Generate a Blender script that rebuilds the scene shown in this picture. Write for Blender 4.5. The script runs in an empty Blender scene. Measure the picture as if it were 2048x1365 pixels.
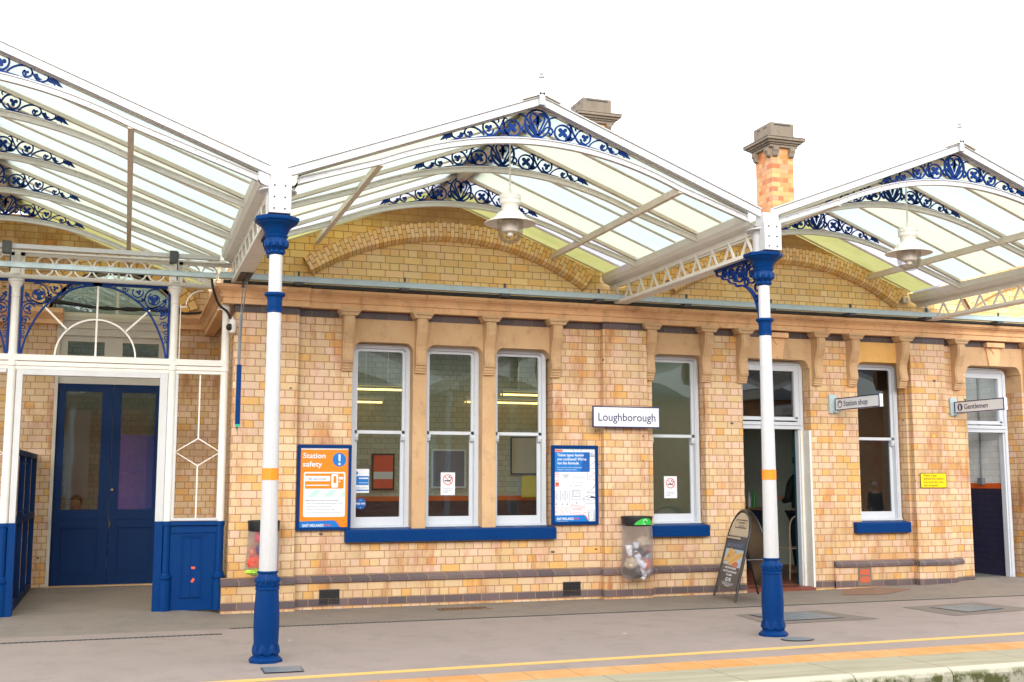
import bpy, bmesh, math, random
from mathutils import Vector, Matrix
from math import sin, cos, pi, radians, sqrt, atan2
random.seed(7)
S = bpy.context.scene
COL = S.collection

# ---------------------------------------------------------------- camera
cam = bpy.data.cameras.new('camera'); camo = bpy.data.objects.new('camera', cam); COL.objects.link(camo)
S.camera = camo
CY, CH, YAW, PIT, FPX = -13.3877, 1.5066, 0.32981, 0.12185, 2249.67
camo.location = (0, CY, CH)
F = Vector((sin(YAW)*cos(PIT), cos(YAW)*cos(PIT), sin(PIT)))
camo.rotation_euler = F.to_track_quat('-Z', 'Y').to_euler()
cam.sensor_width = 36; cam.lens = 36*FPX/2048; cam.clip_start = .1; cam.clip_end = 1000

# ---------------------------------------------------------------- world and light
w = bpy.data.worlds.new("World"); S.world = w; w.use_nodes = True
nt = w.node_tree; bg = nt.nodes['Background']
sky = nt.nodes.new('ShaderNodeTexSky'); sky.sky_type = 'NISHITA'; sky.sun_disc = False
SUN_EL, SUN_ROT = radians(17), radians(200)
sky.sun_elevation = SUN_EL; sky.sun_rotation = SUN_ROT; sky.dust_density = 6; sky.air_density = 1.4
# overcast: the blue of the clear sky is washed out to a bright even cloud white
hsv = nt.nodes.new('ShaderNodeHueSaturation'); hsv.inputs['Saturation'].default_value = .12
nt.links.new(sky.outputs[0], hsv.inputs['Color'])
cl = nt.nodes.new('ShaderNodeMix'); cl.data_type = 'RGBA'; cl.inputs[0].default_value = .80
cl.inputs[7].default_value = (12.2, 12.9, 13.9, 1)
nt.links.new(hsv.outputs[0], cl.inputs[6]); nt.links.new(cl.outputs[2], bg.inputs[0])
bg.inputs[1].default_value = .10
sun = bpy.data.lights.new('sun', 'SUN'); sun.energy = 1.5; sun.angle = radians(35); sun.color = (1, .96, .9)
so = bpy.data.objects.new('sun', sun); COL.objects.link(so)
sd = Vector((sin(SUN_ROT)*cos(SUN_EL), cos(SUN_ROT)*cos(SUN_EL), sin(SUN_EL)))
so.rotation_euler = sd.to_track_quat('Z', 'Y').to_euler(); so.location = (0, -30, 30)
vs = S.view_settings; vs.view_transform = 'Standard'; vs.look = 'None'; vs.exposure = 1.12; vs.gamma = 1

# ---------------------------------------------------------------- node helpers
def lin(c):
    return tuple(((v/255)/12.92 if v/255 <= .04045 else ((v/255+.055)/1.055)**2.4) for v in c)
def newmat(name):
    m = bpy.data.materials.new(name); m.use_nodes = True
    n = m.node_tree; n.nodes.clear()
    out = n.nodes.new('ShaderNodeOutputMaterial'); b = n.nodes.new('ShaderNodeBsdfPrincipled')
    n.links.new(b.outputs[0], out.inputs[0])
    return m, n, b, out
def mth(n, op, a, b=None, c=None, clamp=False):
    x = n.nodes.new('ShaderNodeMath'); x.operation = op; x.use_clamp = clamp
    for i, v in enumerate((a, b, c)):
        if v is None: continue
        if isinstance(v, (int, float)): x.inputs[i].default_value = v
        else: n.links.new(v, x.inputs[i])
    return x.outputs[0]
def noise(n, vec, scale, detail=4, rough=.55, dist=0):
    x = n.nodes.new('ShaderNodeTexNoise'); x.inputs['Scale'].default_value = scale
    x.inputs['Detail'].default_value = detail; x.inputs['Roughness'].default_value = rough
    x.inputs['Distortion'].default_value = dist
    if vec is not None: n.links.new(vec, x.inputs['Vector'])
    return x.outputs['Fac']
def ramp(n, fac, stops, interp='LINEAR'):
    x = n.nodes.new('ShaderNodeValToRGB'); x.color_ramp.interpolation = interp
    e = x.color_ramp.elements
    while len(e) < len(stops): e.new(.5)
    for i, (p, c) in enumerate(stops):
        e[i].position = p; e[i].color = (*c, 1) if len(c) == 3 else c
    n.links.new(fac, x.inputs[0]); return x.outputs[0]
def mix(n, fac, a, b, mode='MIX'):
    x = n.nodes.new('ShaderNodeMix'); x.data_type = 'RGBA'; x.blend_type = mode; x.clamp_factor = True
    for i, v in ((0, fac), (6, a), (7, b)):
        if isinstance(v, (int, float)): x.inputs[i].default_value = v
        elif isinstance(v, tuple): x.inputs[i].default_value = (*v, 1) if len(v) == 3 else v
        else: n.links.new(v, x.inputs[i])
    return x.outputs[2]
def bump(n, b, h, strength=.3, dist=.01):
    x = n.nodes.new('ShaderNodeBump'); x.inputs['Strength'].default_value = strength
    x.inputs['Distance'].default_value = dist
    n.links.new(h, x.inputs['Height']); n.links.new(x.outputs[0], b.inputs['Normal'])
def coord(n, kind='Object'):
    return n.nodes.new('ShaderNodeTexCoord').outputs[kind]
def maprange(n, v, a, b, c=0, d=1, smooth=False):
    x = n.nodes.new('ShaderNodeMapRange'); x.interpolation_type = 'SMOOTHSTEP' if smooth else 'LINEAR'
    n.links.new(v, x.inputs[0])
    for i, q in enumerate((a, b, c, d)): x.inputs[i+1].default_value = q
    return x.outputs[0]

C = .08955; Z0 = .032; HW = .1168
def brick(name, palette, mortar, kind='Object', stain=.5, chips=True, rough=.55, tint=None, jw=.0045, soot=False, grain=.22, stretch=False, streak=.0):
    m, n, b, out = newmat(name)
    tc = coord(n, kind)
    sp = n.nodes.new('ShaderNodeSeparateXYZ')
    wob = n.nodes.new('ShaderNodeTexNoise'); wob.inputs['Scale'].default_value = 9; n.links.new(tc, wob.inputs['Vector'])
    sc = n.nodes.new('ShaderNodeVectorMath'); sc.operation = 'MULTIPLY_ADD'
    n.links.new(wob.outputs['Color'], sc.inputs[0]); sc.inputs[1].default_value = (.006, .006, .006); n.links.new(tc, sc.inputs[2])
    n.links.new(sc.outputs[0], sp.inputs[0])
    if kind == 'UV': u, v = sp.outputs[0], sp.outputs[1]
    else:
        u = mth(n, 'ADD', sp.outputs[0], sp.outputs[1]); v = sp.outputs[2]
    vv = mth(n, 'DIVIDE', mth(n, 'SUBTRACT', v, Z0), C)
    row = mth(n, 'FLOOR', vv); fv = mth(n, 'SUBTRACT', vv, row)
    par = mth(n, 'ADD', 1, 0) if stretch else mth(n, 'SUBTRACT', 1, mth(n, 'FLOORED_MODULO', row, 2))
    wd = mth(n, 'MULTIPLY_ADD', par, HW, HW)
    uu = mth(n, 'ADD', mth(n, 'DIVIDE', u, wd), mth(n, 'MULTIPLY', par, .25))
    # small irregular shift of every third pair of courses
    colid = mth(n, 'FLOOR', uu); fu = mth(n, 'SUBTRACT', uu, colid)
    du = mth(n, 'MULTIPLY', mth(n, 'MINIMUM', fu, mth(n, 'SUBTRACT', 1, fu)), wd)
    dv = mth(n, 'MULTIPLY', mth(n, 'MINIMUM', fv, mth(n, 'SUBTRACT', 1, fv)), C)
    d = mth(n, 'MINIMUM', du, dv)
    mort = maprange(n, d, jw*.55, jw*1.15, 1, 0, True)
    cmb = n.nodes.new('ShaderNodeCombineXYZ')
    n.links.new(colid, cmb.inputs[0]); n.links.new(row, cmb.inputs[1]); n.links.new(par, cmb.inputs[2])
    wn = n.nodes.new('ShaderNodeTexWhiteNoise'); wn.noise_dimensions = '3D'; n.links.new(cmb.outputs[0], wn.inputs['Vector'])
    ws = n.nodes.new('ShaderNodeSeparateColor'); n.links.new(wn.outputs['Color'], ws.inputs[0])
    k = len(palette)
    base = ramp(n, wn.outputs['Value'], [(i/k, c) for i, c in enumerate(palette)], 'CONSTANT')
    val = maprange(n, ws.outputs[1], 0, 1, .92, 1.05)
    x = n.nodes.new('ShaderNodeVectorMath'); x.operation = 'SCALE'; n.links.new(base, x.inputs[0]); n.links.new(val, x.inputs['Scale'])
    base = x.outputs[0]
    sk = n.nodes.new('ShaderNodeMapping'); sk.inputs['Scale'].default_value = (2.2, 2.2, .55); n.links.new(tc, sk.inputs[0])
    st1 = noise(n, sk.outputs[0], 1.7, 6, .68, .4)
    base = mix(n, maprange(n, st1, .50, .72, 0, streak), base, (.62, .30, .09), 'MULTIPLY')
    base = mix(n, maprange(n, st1, .62, .80, 0, streak*.8), base, (.24, .13, .06))
    g = noise(n, tc, 60, 5, .65); base = mix(n, maprange(n, g, .35, .75, 0, grain), base, (.30, .16, .07))
    big = noise(n, tc, 1.3, 5, .6, .6)
    base = mix(n, maprange(n, big, .48, .75, 0, stain), base, (.40, .22, .08), 'MULTIPLY')
    if soot:
        zt = mth(n, 'ADD', sp.outputs[2], mth(n, 'MULTIPLY', big, .5))
        base = mix(n, mth(n, 'MULTIPLY', maprange(n, zt, 4.78, 5.0), .75), base, (.30, .13, .06))
    mn = noise(n, tc, 14, 3)
    col = mix(n, mth(n, 'MULTIPLY', mort, maprange(n, mn, .2, .7, .75, 1)), base, mortar)
    if chips:
        vo = n.nodes.new('ShaderNodeTexVoronoi'); vo.inputs['Scale'].default_value = 3.1
        st = n.nodes.new('ShaderNodeMapping'); st.inputs['Scale'].default_value = (1, 1, 1.7); n.links.new(sc.outputs[0], st.inputs[0])
        n.links.new(st.outputs[0], vo.inputs['Vector'])
        vc = n.nodes.new('ShaderNodeSeparateColor'); n.links.new(vo.outputs['Color'], vc.inputs[0])
        sz = maprange(n, vc.outputs[0], .25, 1, .0, .10)
        chip = mth(n, 'LESS_THAN', mth(n, 'ADD', vo.outputs['Distance'], mth(n, 'MULTIPLY', mth(n, 'SUBTRACT', mn, .5), .09)), sz)
        col = mix(n, chip, col, (.11, .08, .065))
    n.links.new(col, b.inputs['Base Color'])
    b.inputs['Roughness'].default_value = rough
    h = mth(n, 'ADD', mth(n, 'MULTIPLY', mort, -1), mth(n, 'MULTIPLY', g, .35))
    bump(n, b, h, .55, .004)
    return m
def paint(name, rgb, rough=.45, dirt=.25, dirtc=(.25, .2, .15), scale=6, bmp=.08, spec=.5, metal=0, chips=None):
    m, n, b, out = newmat(name)
    tc = coord(n)
    a = noise(n, tc, scale, 6, .65, .3); g = noise(n, tc, scale*11, 3, .6)
    col = mix(n, maprange(n, a, .45, .8, 0, dirt), lin(rgb), dirtc)
    col = mix(n, maprange(n, g, .55, .85, 0, dirt*.6), col, dirtc)
    if chips:
        c = noise(n, tc, scale*4, 6, .7)
        col = mix(n, maprange(n, c, chips[0], chips[0]+.02, 0, 1), col, chips[1])
    n.links.new(col, b.inputs['Base Color'])
    n.links.new(maprange(n, a, .3, .8, rough*.85, min(1, rough*1.35)), b.inputs['Roughness'])
    b.inputs['Metallic'].default_value = metal; b.inputs['Specular IOR Level'].default_value = spec
    if bmp: bump(n, b, mth(n, 'ADD', g, mth(n, 'MULTIPLY', a, 2)), bmp, .01)
    return m
def stone(name, rgb, rgb2, dark=(.10, .06, .03)):
    m, n, b, out = newmat(name)
    tc = coord(n)
    mp = n.nodes.new('ShaderNodeMapping'); mp.inputs['Scale'].default_value = (1, 1, .7); n.links.new(tc, mp.inputs[0])
    a = noise(n, mp.outputs[0], 1.3, 6, .6, .3); g = noise(n, tc, 90, 3, .7); s = noise(n, mp.outputs[0], 6, 5, .7)
    col = mix(n, maprange(n, a, .35, .65), lin(rgb), lin(rgb2))
    col = mix(n, maprange(n, s, .52, .80, 0, .5), col, dark)
    col = mix(n, maprange(n, g, .5, .8, 0, .25), col, (.6, .45, .3))
    n.links.new(col, b.inputs['Base Color']); b.inputs['Roughness'].default_value = .85
    bump(n, b, mth(n, 'ADD', g, s), .35, .006)
    return m
def flat(name, rgb, rough=.5, emit=0, slots=0):
    m, n, b, out = newmat(name)
    tc = coord(n); a = noise(n, tc, 20, 3)
    c = lin(rgb)
    col = mix(n, maprange(n, a, .3, .8, 0, .12), c, tuple(v*.7 for v in c))
    if slots:
        sp = n.nodes.new('ShaderNodeSeparateXYZ'); n.links.new(tc, sp.inputs[0])
        col = mix(n, mth(n, 'LESS_THAN', mth(n, 'FRACT', mth(n, 'DIVIDE', sp.outputs[0], slots)), .55), col, (.02, .02, .02))
    n.links.new(col, b.inputs['Base Color']); b.inputs['Roughness'].default_value = rough
    if emit:
        b.inputs['Emission Color'].default_value = (*c, 1); b.inputs['Emission Strength'].default_value = emit
    return m
def glassy(name, tint=(1, 1, 1), refl=1.0, rough=0.0, wavy=.0):
    m, n, b, out = newmat(name); n.nodes.remove(b)
    tr = n.nodes.new('ShaderNodeBsdfTransparent'); tr.inputs[0].default_value = (*tint, 1)
    gl = n.nodes.new('ShaderNodeBsdfGlossy'); gl.inputs['Roughness'].default_value = rough
    fr = n.nodes.new('ShaderNodeFresnel'); fr.inputs[0].default_value = 1.5
    mx = n.nodes.new('ShaderNodeMixShader')
    n.links.new(mth(n, 'MULTIPLY', fr.outputs[0], refl, clamp=True), mx.inputs[0])
    n.links.new(tr.outputs[0], mx.inputs[1]); n.links.new(gl.outputs[0], mx.inputs[2]); n.links.new(mx.outputs[0], out.inputs[0])
    if wavy:
        a = noise(n, coord(n), 2.2, 1, .4)
        x = n.nodes.new('ShaderNodeBump'); x.inputs['Strength'].default_value = wavy; x.inputs['Distance'].default_value = .01
        n.links.new(a, x.inputs['Height']); n.links.new(x.outputs[0], gl.inputs['Normal'])
    return m
def translucent(name, rgb, rgb2, clear=.12, moss=.0):
    m, n, b, out = newmat(name); n.nodes.remove(b)
    tc = coord(n); mp = n.nodes.new('ShaderNodeMapping'); mp.inputs['Scale'].default_value = (.5, 5, .5); n.links.new(tc, mp.inputs[0])
    a = noise(n, mp.outputs[0], 1.5, 5, .6, .5); g = noise(n, tc, 3.5, 5, .6)
    col = mix(n, maprange(n, a, .35, .7), lin(rgb), lin(rgb2))
    if moss: col = mix(n, maprange(n, g, .45, .75, 0, moss), col, (.25, .27, .06))
    else: col = mix(n, maprange(n, g, .55, .85, 0, .25), col, (.66, .65, .52))
    tl = n.nodes.new('ShaderNodeBsdfTranslucent'); df = n.nodes.new('ShaderNodeBsdfDiffuse')
    tr = n.nodes.new('ShaderNodeBsdfTransparent')
    n.links.new(col, tl.inputs[0]); n.links.new(col, df.inputs[0]); n.links.new(col, tr.inputs[0])
    m1 = n.nodes.new('ShaderNodeMixShader'); m1.inputs[0].default_value = .10
    n.links.new(tl.outputs[0], m1.inputs[1]); n.links.new(df.outputs[0], m1.inputs[2])
    m2 = n.nodes.new('ShaderNodeMixShader'); m2.inputs[0].default_value = clear
    n.links.new(m1.outputs[0], m2.inputs[1]); n.links.new(tr.outputs[0], m2.inputs[2])
    n.links.new(m2.outputs[0], out.inputs[0])
    return m

P0 = [lin(c) for c in ((216,186,144),(219,190,152),(214,182,136),(221,186,156),(217,184,146),(214,184,140),(222,194,154),(220,170,98),(216,184,142),(219,182,152),(213,178,128),(218,187,148),(222,188,160),(220,172,118),(213,181,132),(217,184,150))]
M = {}
M['brick'] = brick('buff_brick', P0, lin((158, 108, 74)), jw=.0058, stain=.3, streak=.85)
M['brick_up'] = brick('warm_lit_upper_brick', [lin(c) for c in ((254,216,140),(254,218,146),(253,210,132),(254,214,142),(254,214,152),(252,204,124),(255,222,158),(254,212,134))], lin((160, 106, 68)), chips=False, stain=.12, jw=.0046, soot=True, grain=.08)  # buff brick again, with the warm light under the canopy put into its palette
M['brick_arch'] = brick('arch_brick', [lin(c) for c in ((253,210,140),(254,214,148),(248,194,116),(253,208,152),(250,202,128),(255,218,162))], lin((136, 90, 58)), kind='UV', chips=False, stain=.3, jw=.006, grain=.1)
M['brick_red'] = brick('chimney_brick', [lin(c) for c in ((206,138,72),(210,152,88),(200,120,62),(212,158,98),(204,128,58),(204,142,98),(194,100,52),(210,152,88))], lin((150, 122, 106)), chips=False, stain=.1)
M['brick_dark'] = brick('dark_brick', [lin(c) for c in ((62,56,60),(70,62,66),(54,52,58),(76,66,70),(66,54,60))], lin((140, 100, 66)), chips=False, stain=.2, rough=.45, jw=.0032, stretch=True)
M['brick_purple'] = brick('purple_brick', [lin(c) for c in ((88,78,82),(98,86,88),(80,72,78),(104,90,92),(92,78,84))], lin((170, 132, 96)), chips=False, stain=.2, rough=.5, jw=.0040, stretch=True)
M['brick_int'] = brick('painted_interior_brick', [lin(c) for c in ((188,189,170),(192,193,174),(184,184,166))], lin((140, 138, 120)), chips=False, stain=.05)
M['brick_white'] = brick('white_painted_brick', [lin(c) for c in ((226,228,228),(230,232,232))], lin((190, 192, 192)), chips=False, stain=.08, rough=.4)
M['brick_navy'] = brick('navy_painted_brick', [lin(c) for c in ((14,30,70),(12,28,64))], lin((8, 20, 50)), chips=False, stain=.05, rough=.35)
M['stone'] = stone('sandstone', (202, 166, 124), (188, 150, 110))
M['stone_o'] = stone('ochre_sandstone', (216, 172, 108), (216, 158, 72), (.35, .18, .04))
M['stone_cor'] = stone('cornice_sandstone', (232, 186, 138), (214, 166, 120))
M['stone_g'] = stone('weathered_stone', (128, 114, 98), (104, 94, 82), (.08, .09, .04))
M['white'] = paint('white_paint', (196, 196, 196), .4, .22, (.36, .30, .22), chips=(.845, (.30, .15, .07)))
M['cream'] = paint('weathered_white_paint', (224, 219, 210), .5, .22, (.42, .34, .26))
M['under'] = paint('dirty_bounce_tan_paint', (220, 206, 188), .55, .3, (.38, .28, .19))  # dirt mottling over a tan that paints in bounced light on the underside
M['blue'] = paint('royal_blue_paint', (0, 50, 106), .4, .15, (.0, .05, .10), chips=(.80, (.4, .2, .12)), spec=.12)
M['blue_s'] = paint('scroll_blue_paint', (6, 48, 114), .5, .15, (.01, .02, .05), spec=.15)
M['navy'] = paint('navy_door_paint', (0, 38, 82), .45, .15, (.02, .03, .06), chips=(.83, (.45, .5, .5)), spec=.15)
M['framewhite'] = paint('window_frame_paint', (198, 202, 208), .35, .08)
M['grey_door'] = paint('stone_grey_paint', (196, 190, 180), .5, .15)
M['orange'] = flat('orange_band', (250, 140, 20), .4)
M['finial'] = paint('grey_white_paint', (186, 188, 190), .5, .3, (.2, .18, .16))
M['grille'] = flat('black_grille', (30, 30, 31), .5)
M['lead'] = paint('grey_lead', (66, 72, 76), .6, .35)
M['galv'] = paint('galvanised_steel', (176, 194, 196), .4, .3, (.2, .22, .22), metal=.1)
M['black'] = flat('black_rubber', (26, 26, 28), .5)
M['blackmetal'] = flat('black_metal', (30, 30, 32), .35)
M['iron'] = paint('cast_iron', (62, 60, 60), .6, .4, (.1, .05, .03))
M['steel'] = paint('worn_steel', (120, 128, 134), .45, .4, (.15, .14, .13), metal=.2)
M['glass'] = glassy('window_glass', (.90, .94, .93), 2.2, wavy=.12)
M['glass_s'] = glassy('shop_glass', (.45, .5, .55), 2.6, wavy=.05)
M['bulb'] = glassy('lamp_glass', (.93, .91, .88), .55, .25)
M['poly'] = translucent('clear_polythene', (240, 240, 242), (228, 228, 234), .68)
M['g1'] = translucent('pale_green_roof_glass', (221, 226, 219), (214, 221, 215), .02)
M['g2'] = translucent('cream_roof_glass', (224, 225, 211), (217, 221, 207), .02)
M['g3'] = translucent('white_roof_glass', (219, 226, 220), (213, 221, 217), .02)
M['g4'] = translucent('mossy_roof_glass', (200, 198, 156), (208, 206, 168), .06, .15)
M['g5'] = translucent('lilac_roof_glass', (214, 215, 224), (228, 229, 234), .3)
M['slate'] = paint('slate_roof', (92, 92, 100), .7, .3)
M['wood'] = paint('brown_timber', (120, 92, 66), .6, .3)
M['ply'] = flat('grey_green_plaster', (160, 164, 148), .8)
M['ceil'] = flat('white_ceiling', (206, 206, 196), .9)
M['stripe'] = flat('orange_stripe', (214, 92, 30), .5)
M['navy_int'] = flat('navy_interior', (22, 30, 58), .6)
M['tube'] = flat('fluorescent_tube', (255, 212, 118), .5, 2.2)
M['redfloor'] = paint('red_quarry_tile', (120, 60, 44), .4, .3)
M['lino'] = flat('grey_floor', (120, 118, 112), .4)
M['teal'] = flat('teal_paint', (14, 70, 84), .4)
def asphalt():
    for nm, rgb, rgb2 in (('asphalt', (156, 139, 130), (147, 131, 122)), ('old_asphalt', (138, 125, 111), (124, 112, 100))):
        m, n, b, out = newmat(nm); tc = coord(n)
        g = noise(n, tc, 110, 4, .9); a = noise(n, tc, .9, 7, .65, .8); s = noise(n, tc, 2.6, 7, .72, .5)
        col = mix(n, maprange(n, a, .35, .7), lin(rgb), lin(rgb2))
        col = mix(n, maprange(n, g, .45, .75, 0, .55), col, (.20, .17, .16))
        g2 = noise(n, tc, 170, 1, .5); col = mix(n, maprange(n, g2, .62, .72, 0, .5), col, (.58, .52, .50))
        col = mix(n, maprange(n, s, .50, .74, 0, .38 if nm == 'asphalt' else .65), col, (.14, .12, .105))
        vo = n.nodes.new('ShaderNodeTexVoronoi'); vo.inputs['Scale'].default_value = 1.9; n.links.new(tc, vo.inputs['Vector'])
        vc = n.nodes.new('ShaderNodeSeparateColor'); n.links.new(vo.outputs['Color'], vc.inputs[0])
        gum = mth(n, 'LESS_THAN', vo.outputs['Distance'], maprange(n, vc.outputs[0], .3, 1, 0, .042))
        col = mix(n, mth(n, 'MULTIPLY', gum, .85), col, (.66, .60, .54))
        n.links.new(col, b.inputs['Base Color']); b.inputs['Roughness'].default_value = .9
        bump(n, b, g, .4, .004); M[nm] = m
asphalt()
def copingmat():
    m, n, b, out = newmat('coping_stone'); tc = coord(n)
    mp = n.nodes.new('ShaderNodeMapping'); mp.inputs['Scale'].default_value = (.35, 4, 4); n.links.new(tc, mp.inputs[0])
    a = noise(n, mp.outputs[0], 2.2, 6, .65, .5); g = noise(n, tc, 120, 3, .7)
    col = mix(n, maprange(n, a, .35, .65), lin((170, 161, 136)), lin((152, 143, 116)))
    col = mix(n, maprange(n, a, .6, .8, 0, .5), col, lin((108, 106, 84)))
    col = mix(n, maprange(n, g, .5, .8, 0, .3), col, (.3, .27, .2))
    sp = n.nodes.new('ShaderNodeSeparateXYZ'); n.links.new(tc, sp.inputs[0])
    fr = mth(n, 'FRACT', mth(n, 'DIVIDE', mth(n, 'ADD', sp.outputs[0], .13+.92), .92))
    jt = mth(n, 'LESS_THAN', mth(n, 'MINIMUM', fr, mth(n, 'SUBTRACT', 1, fr)), .007)
    col = mix(n, mth(n, 'MULTIPLY', jt, .8), col, (.16, .14, .1))
    n.links.new(col, b.inputs['Base Color']); b.inputs['Roughness'].default_value = .8
    bump(n, b, g, .3, .004); M['coping'] = m
    m, n, b, out = newmat('white_edge_paint'); tc = coord(n)
    a = noise(n, tc, 7, 6, .7); sp = n.nodes.new('ShaderNodeSeparateXYZ'); n.links.new(tc, sp.inputs[0])
    low = maprange(n, sp.outputs[2], -.045, -.01, 1, 0)
    mo = mth(n, 'MULTIPLY', maprange(n, a, .44, .54), low)
    col = mix(n, mo, lin((196, 188, 164)), lin((96, 98, 52)))
    n.links.new(col, b.inputs['Base Color']); b.inputs['Roughness'].default_value = .75; M['edge'] = m
    m, n, b, out = newmat('tactile_paving'); tc = coord(n)
    sp = n.nodes.new('ShaderNodeSeparateXYZ'); n.links.new(tc, sp.inputs[0])
    fx = mth(n, 'DIVIDE', mth(n, 'ADD', sp.outputs[0], 12), .385); idn = mth(n, 'FLOOR', fx); fr = mth(n, 'FRACT', fx)
    wn = n.nodes.new('ShaderNodeTexWhiteNoise'); wn.noise_dimensions = '1D'; n.links.new(idn, wn.inputs['W'])
    base = ramp(n, wn.outputs['Value'], [(0, lin((200, 144, 84))), (.35, lin((202, 140, 74))), (.6, lin((202, 158, 106))), (.8, lin((200, 136, 70)))], 'CONSTANT')
    jt = mth(n, 'LESS_THAN', mth(n, 'MINIMUM', fr, mth(n, 'SUBTRACT', 1, fr)), .012)
    wear = noise(n, tc, 4, 5, .7)
    base = mix(n, maprange(n, wear, .45, .75, 0, .5), base, lin((208, 176, 134)))
    n.links.new(mix(n, mth(n, 'MULTIPLY', jt, .7), base, (.2, .13, .08)), b.inputs['Base Color']); b.inputs['Roughness'].default_value = .8
    M['tactile'] = m
    m, n, b, out = newmat('yellow_line_paint'); tc = coord(n); a = noise(n, tc, 30, 4, .7)
    n.links.new(mix(n, maprange(n, a, .5, .8, 0, .35), lin((226, 178, 98)), lin((176, 150, 110))), b.inputs['Base Color']); b.inputs['Roughness'].default_value = .7
    M['yline'] = m
    m, n, b, out = newmat('ballast'); tc = coord(n)
    vo = n.nodes.new('ShaderNodeTexVoronoi'); vo.inputs['Scale'].default_value = 22; n.links.new(tc, vo.inputs['Vector'])
    n.links.new(mix(n, vo.outputs['Distance'], lin((70, 56, 46)), lin((140, 118, 100))), b.inputs['Base Color']); b.inputs['Roughness'].default_value = .95
    bump(n, b, vo.outputs['Distance'], 1, .04); M['ballast'] = m
copingmat()

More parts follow.
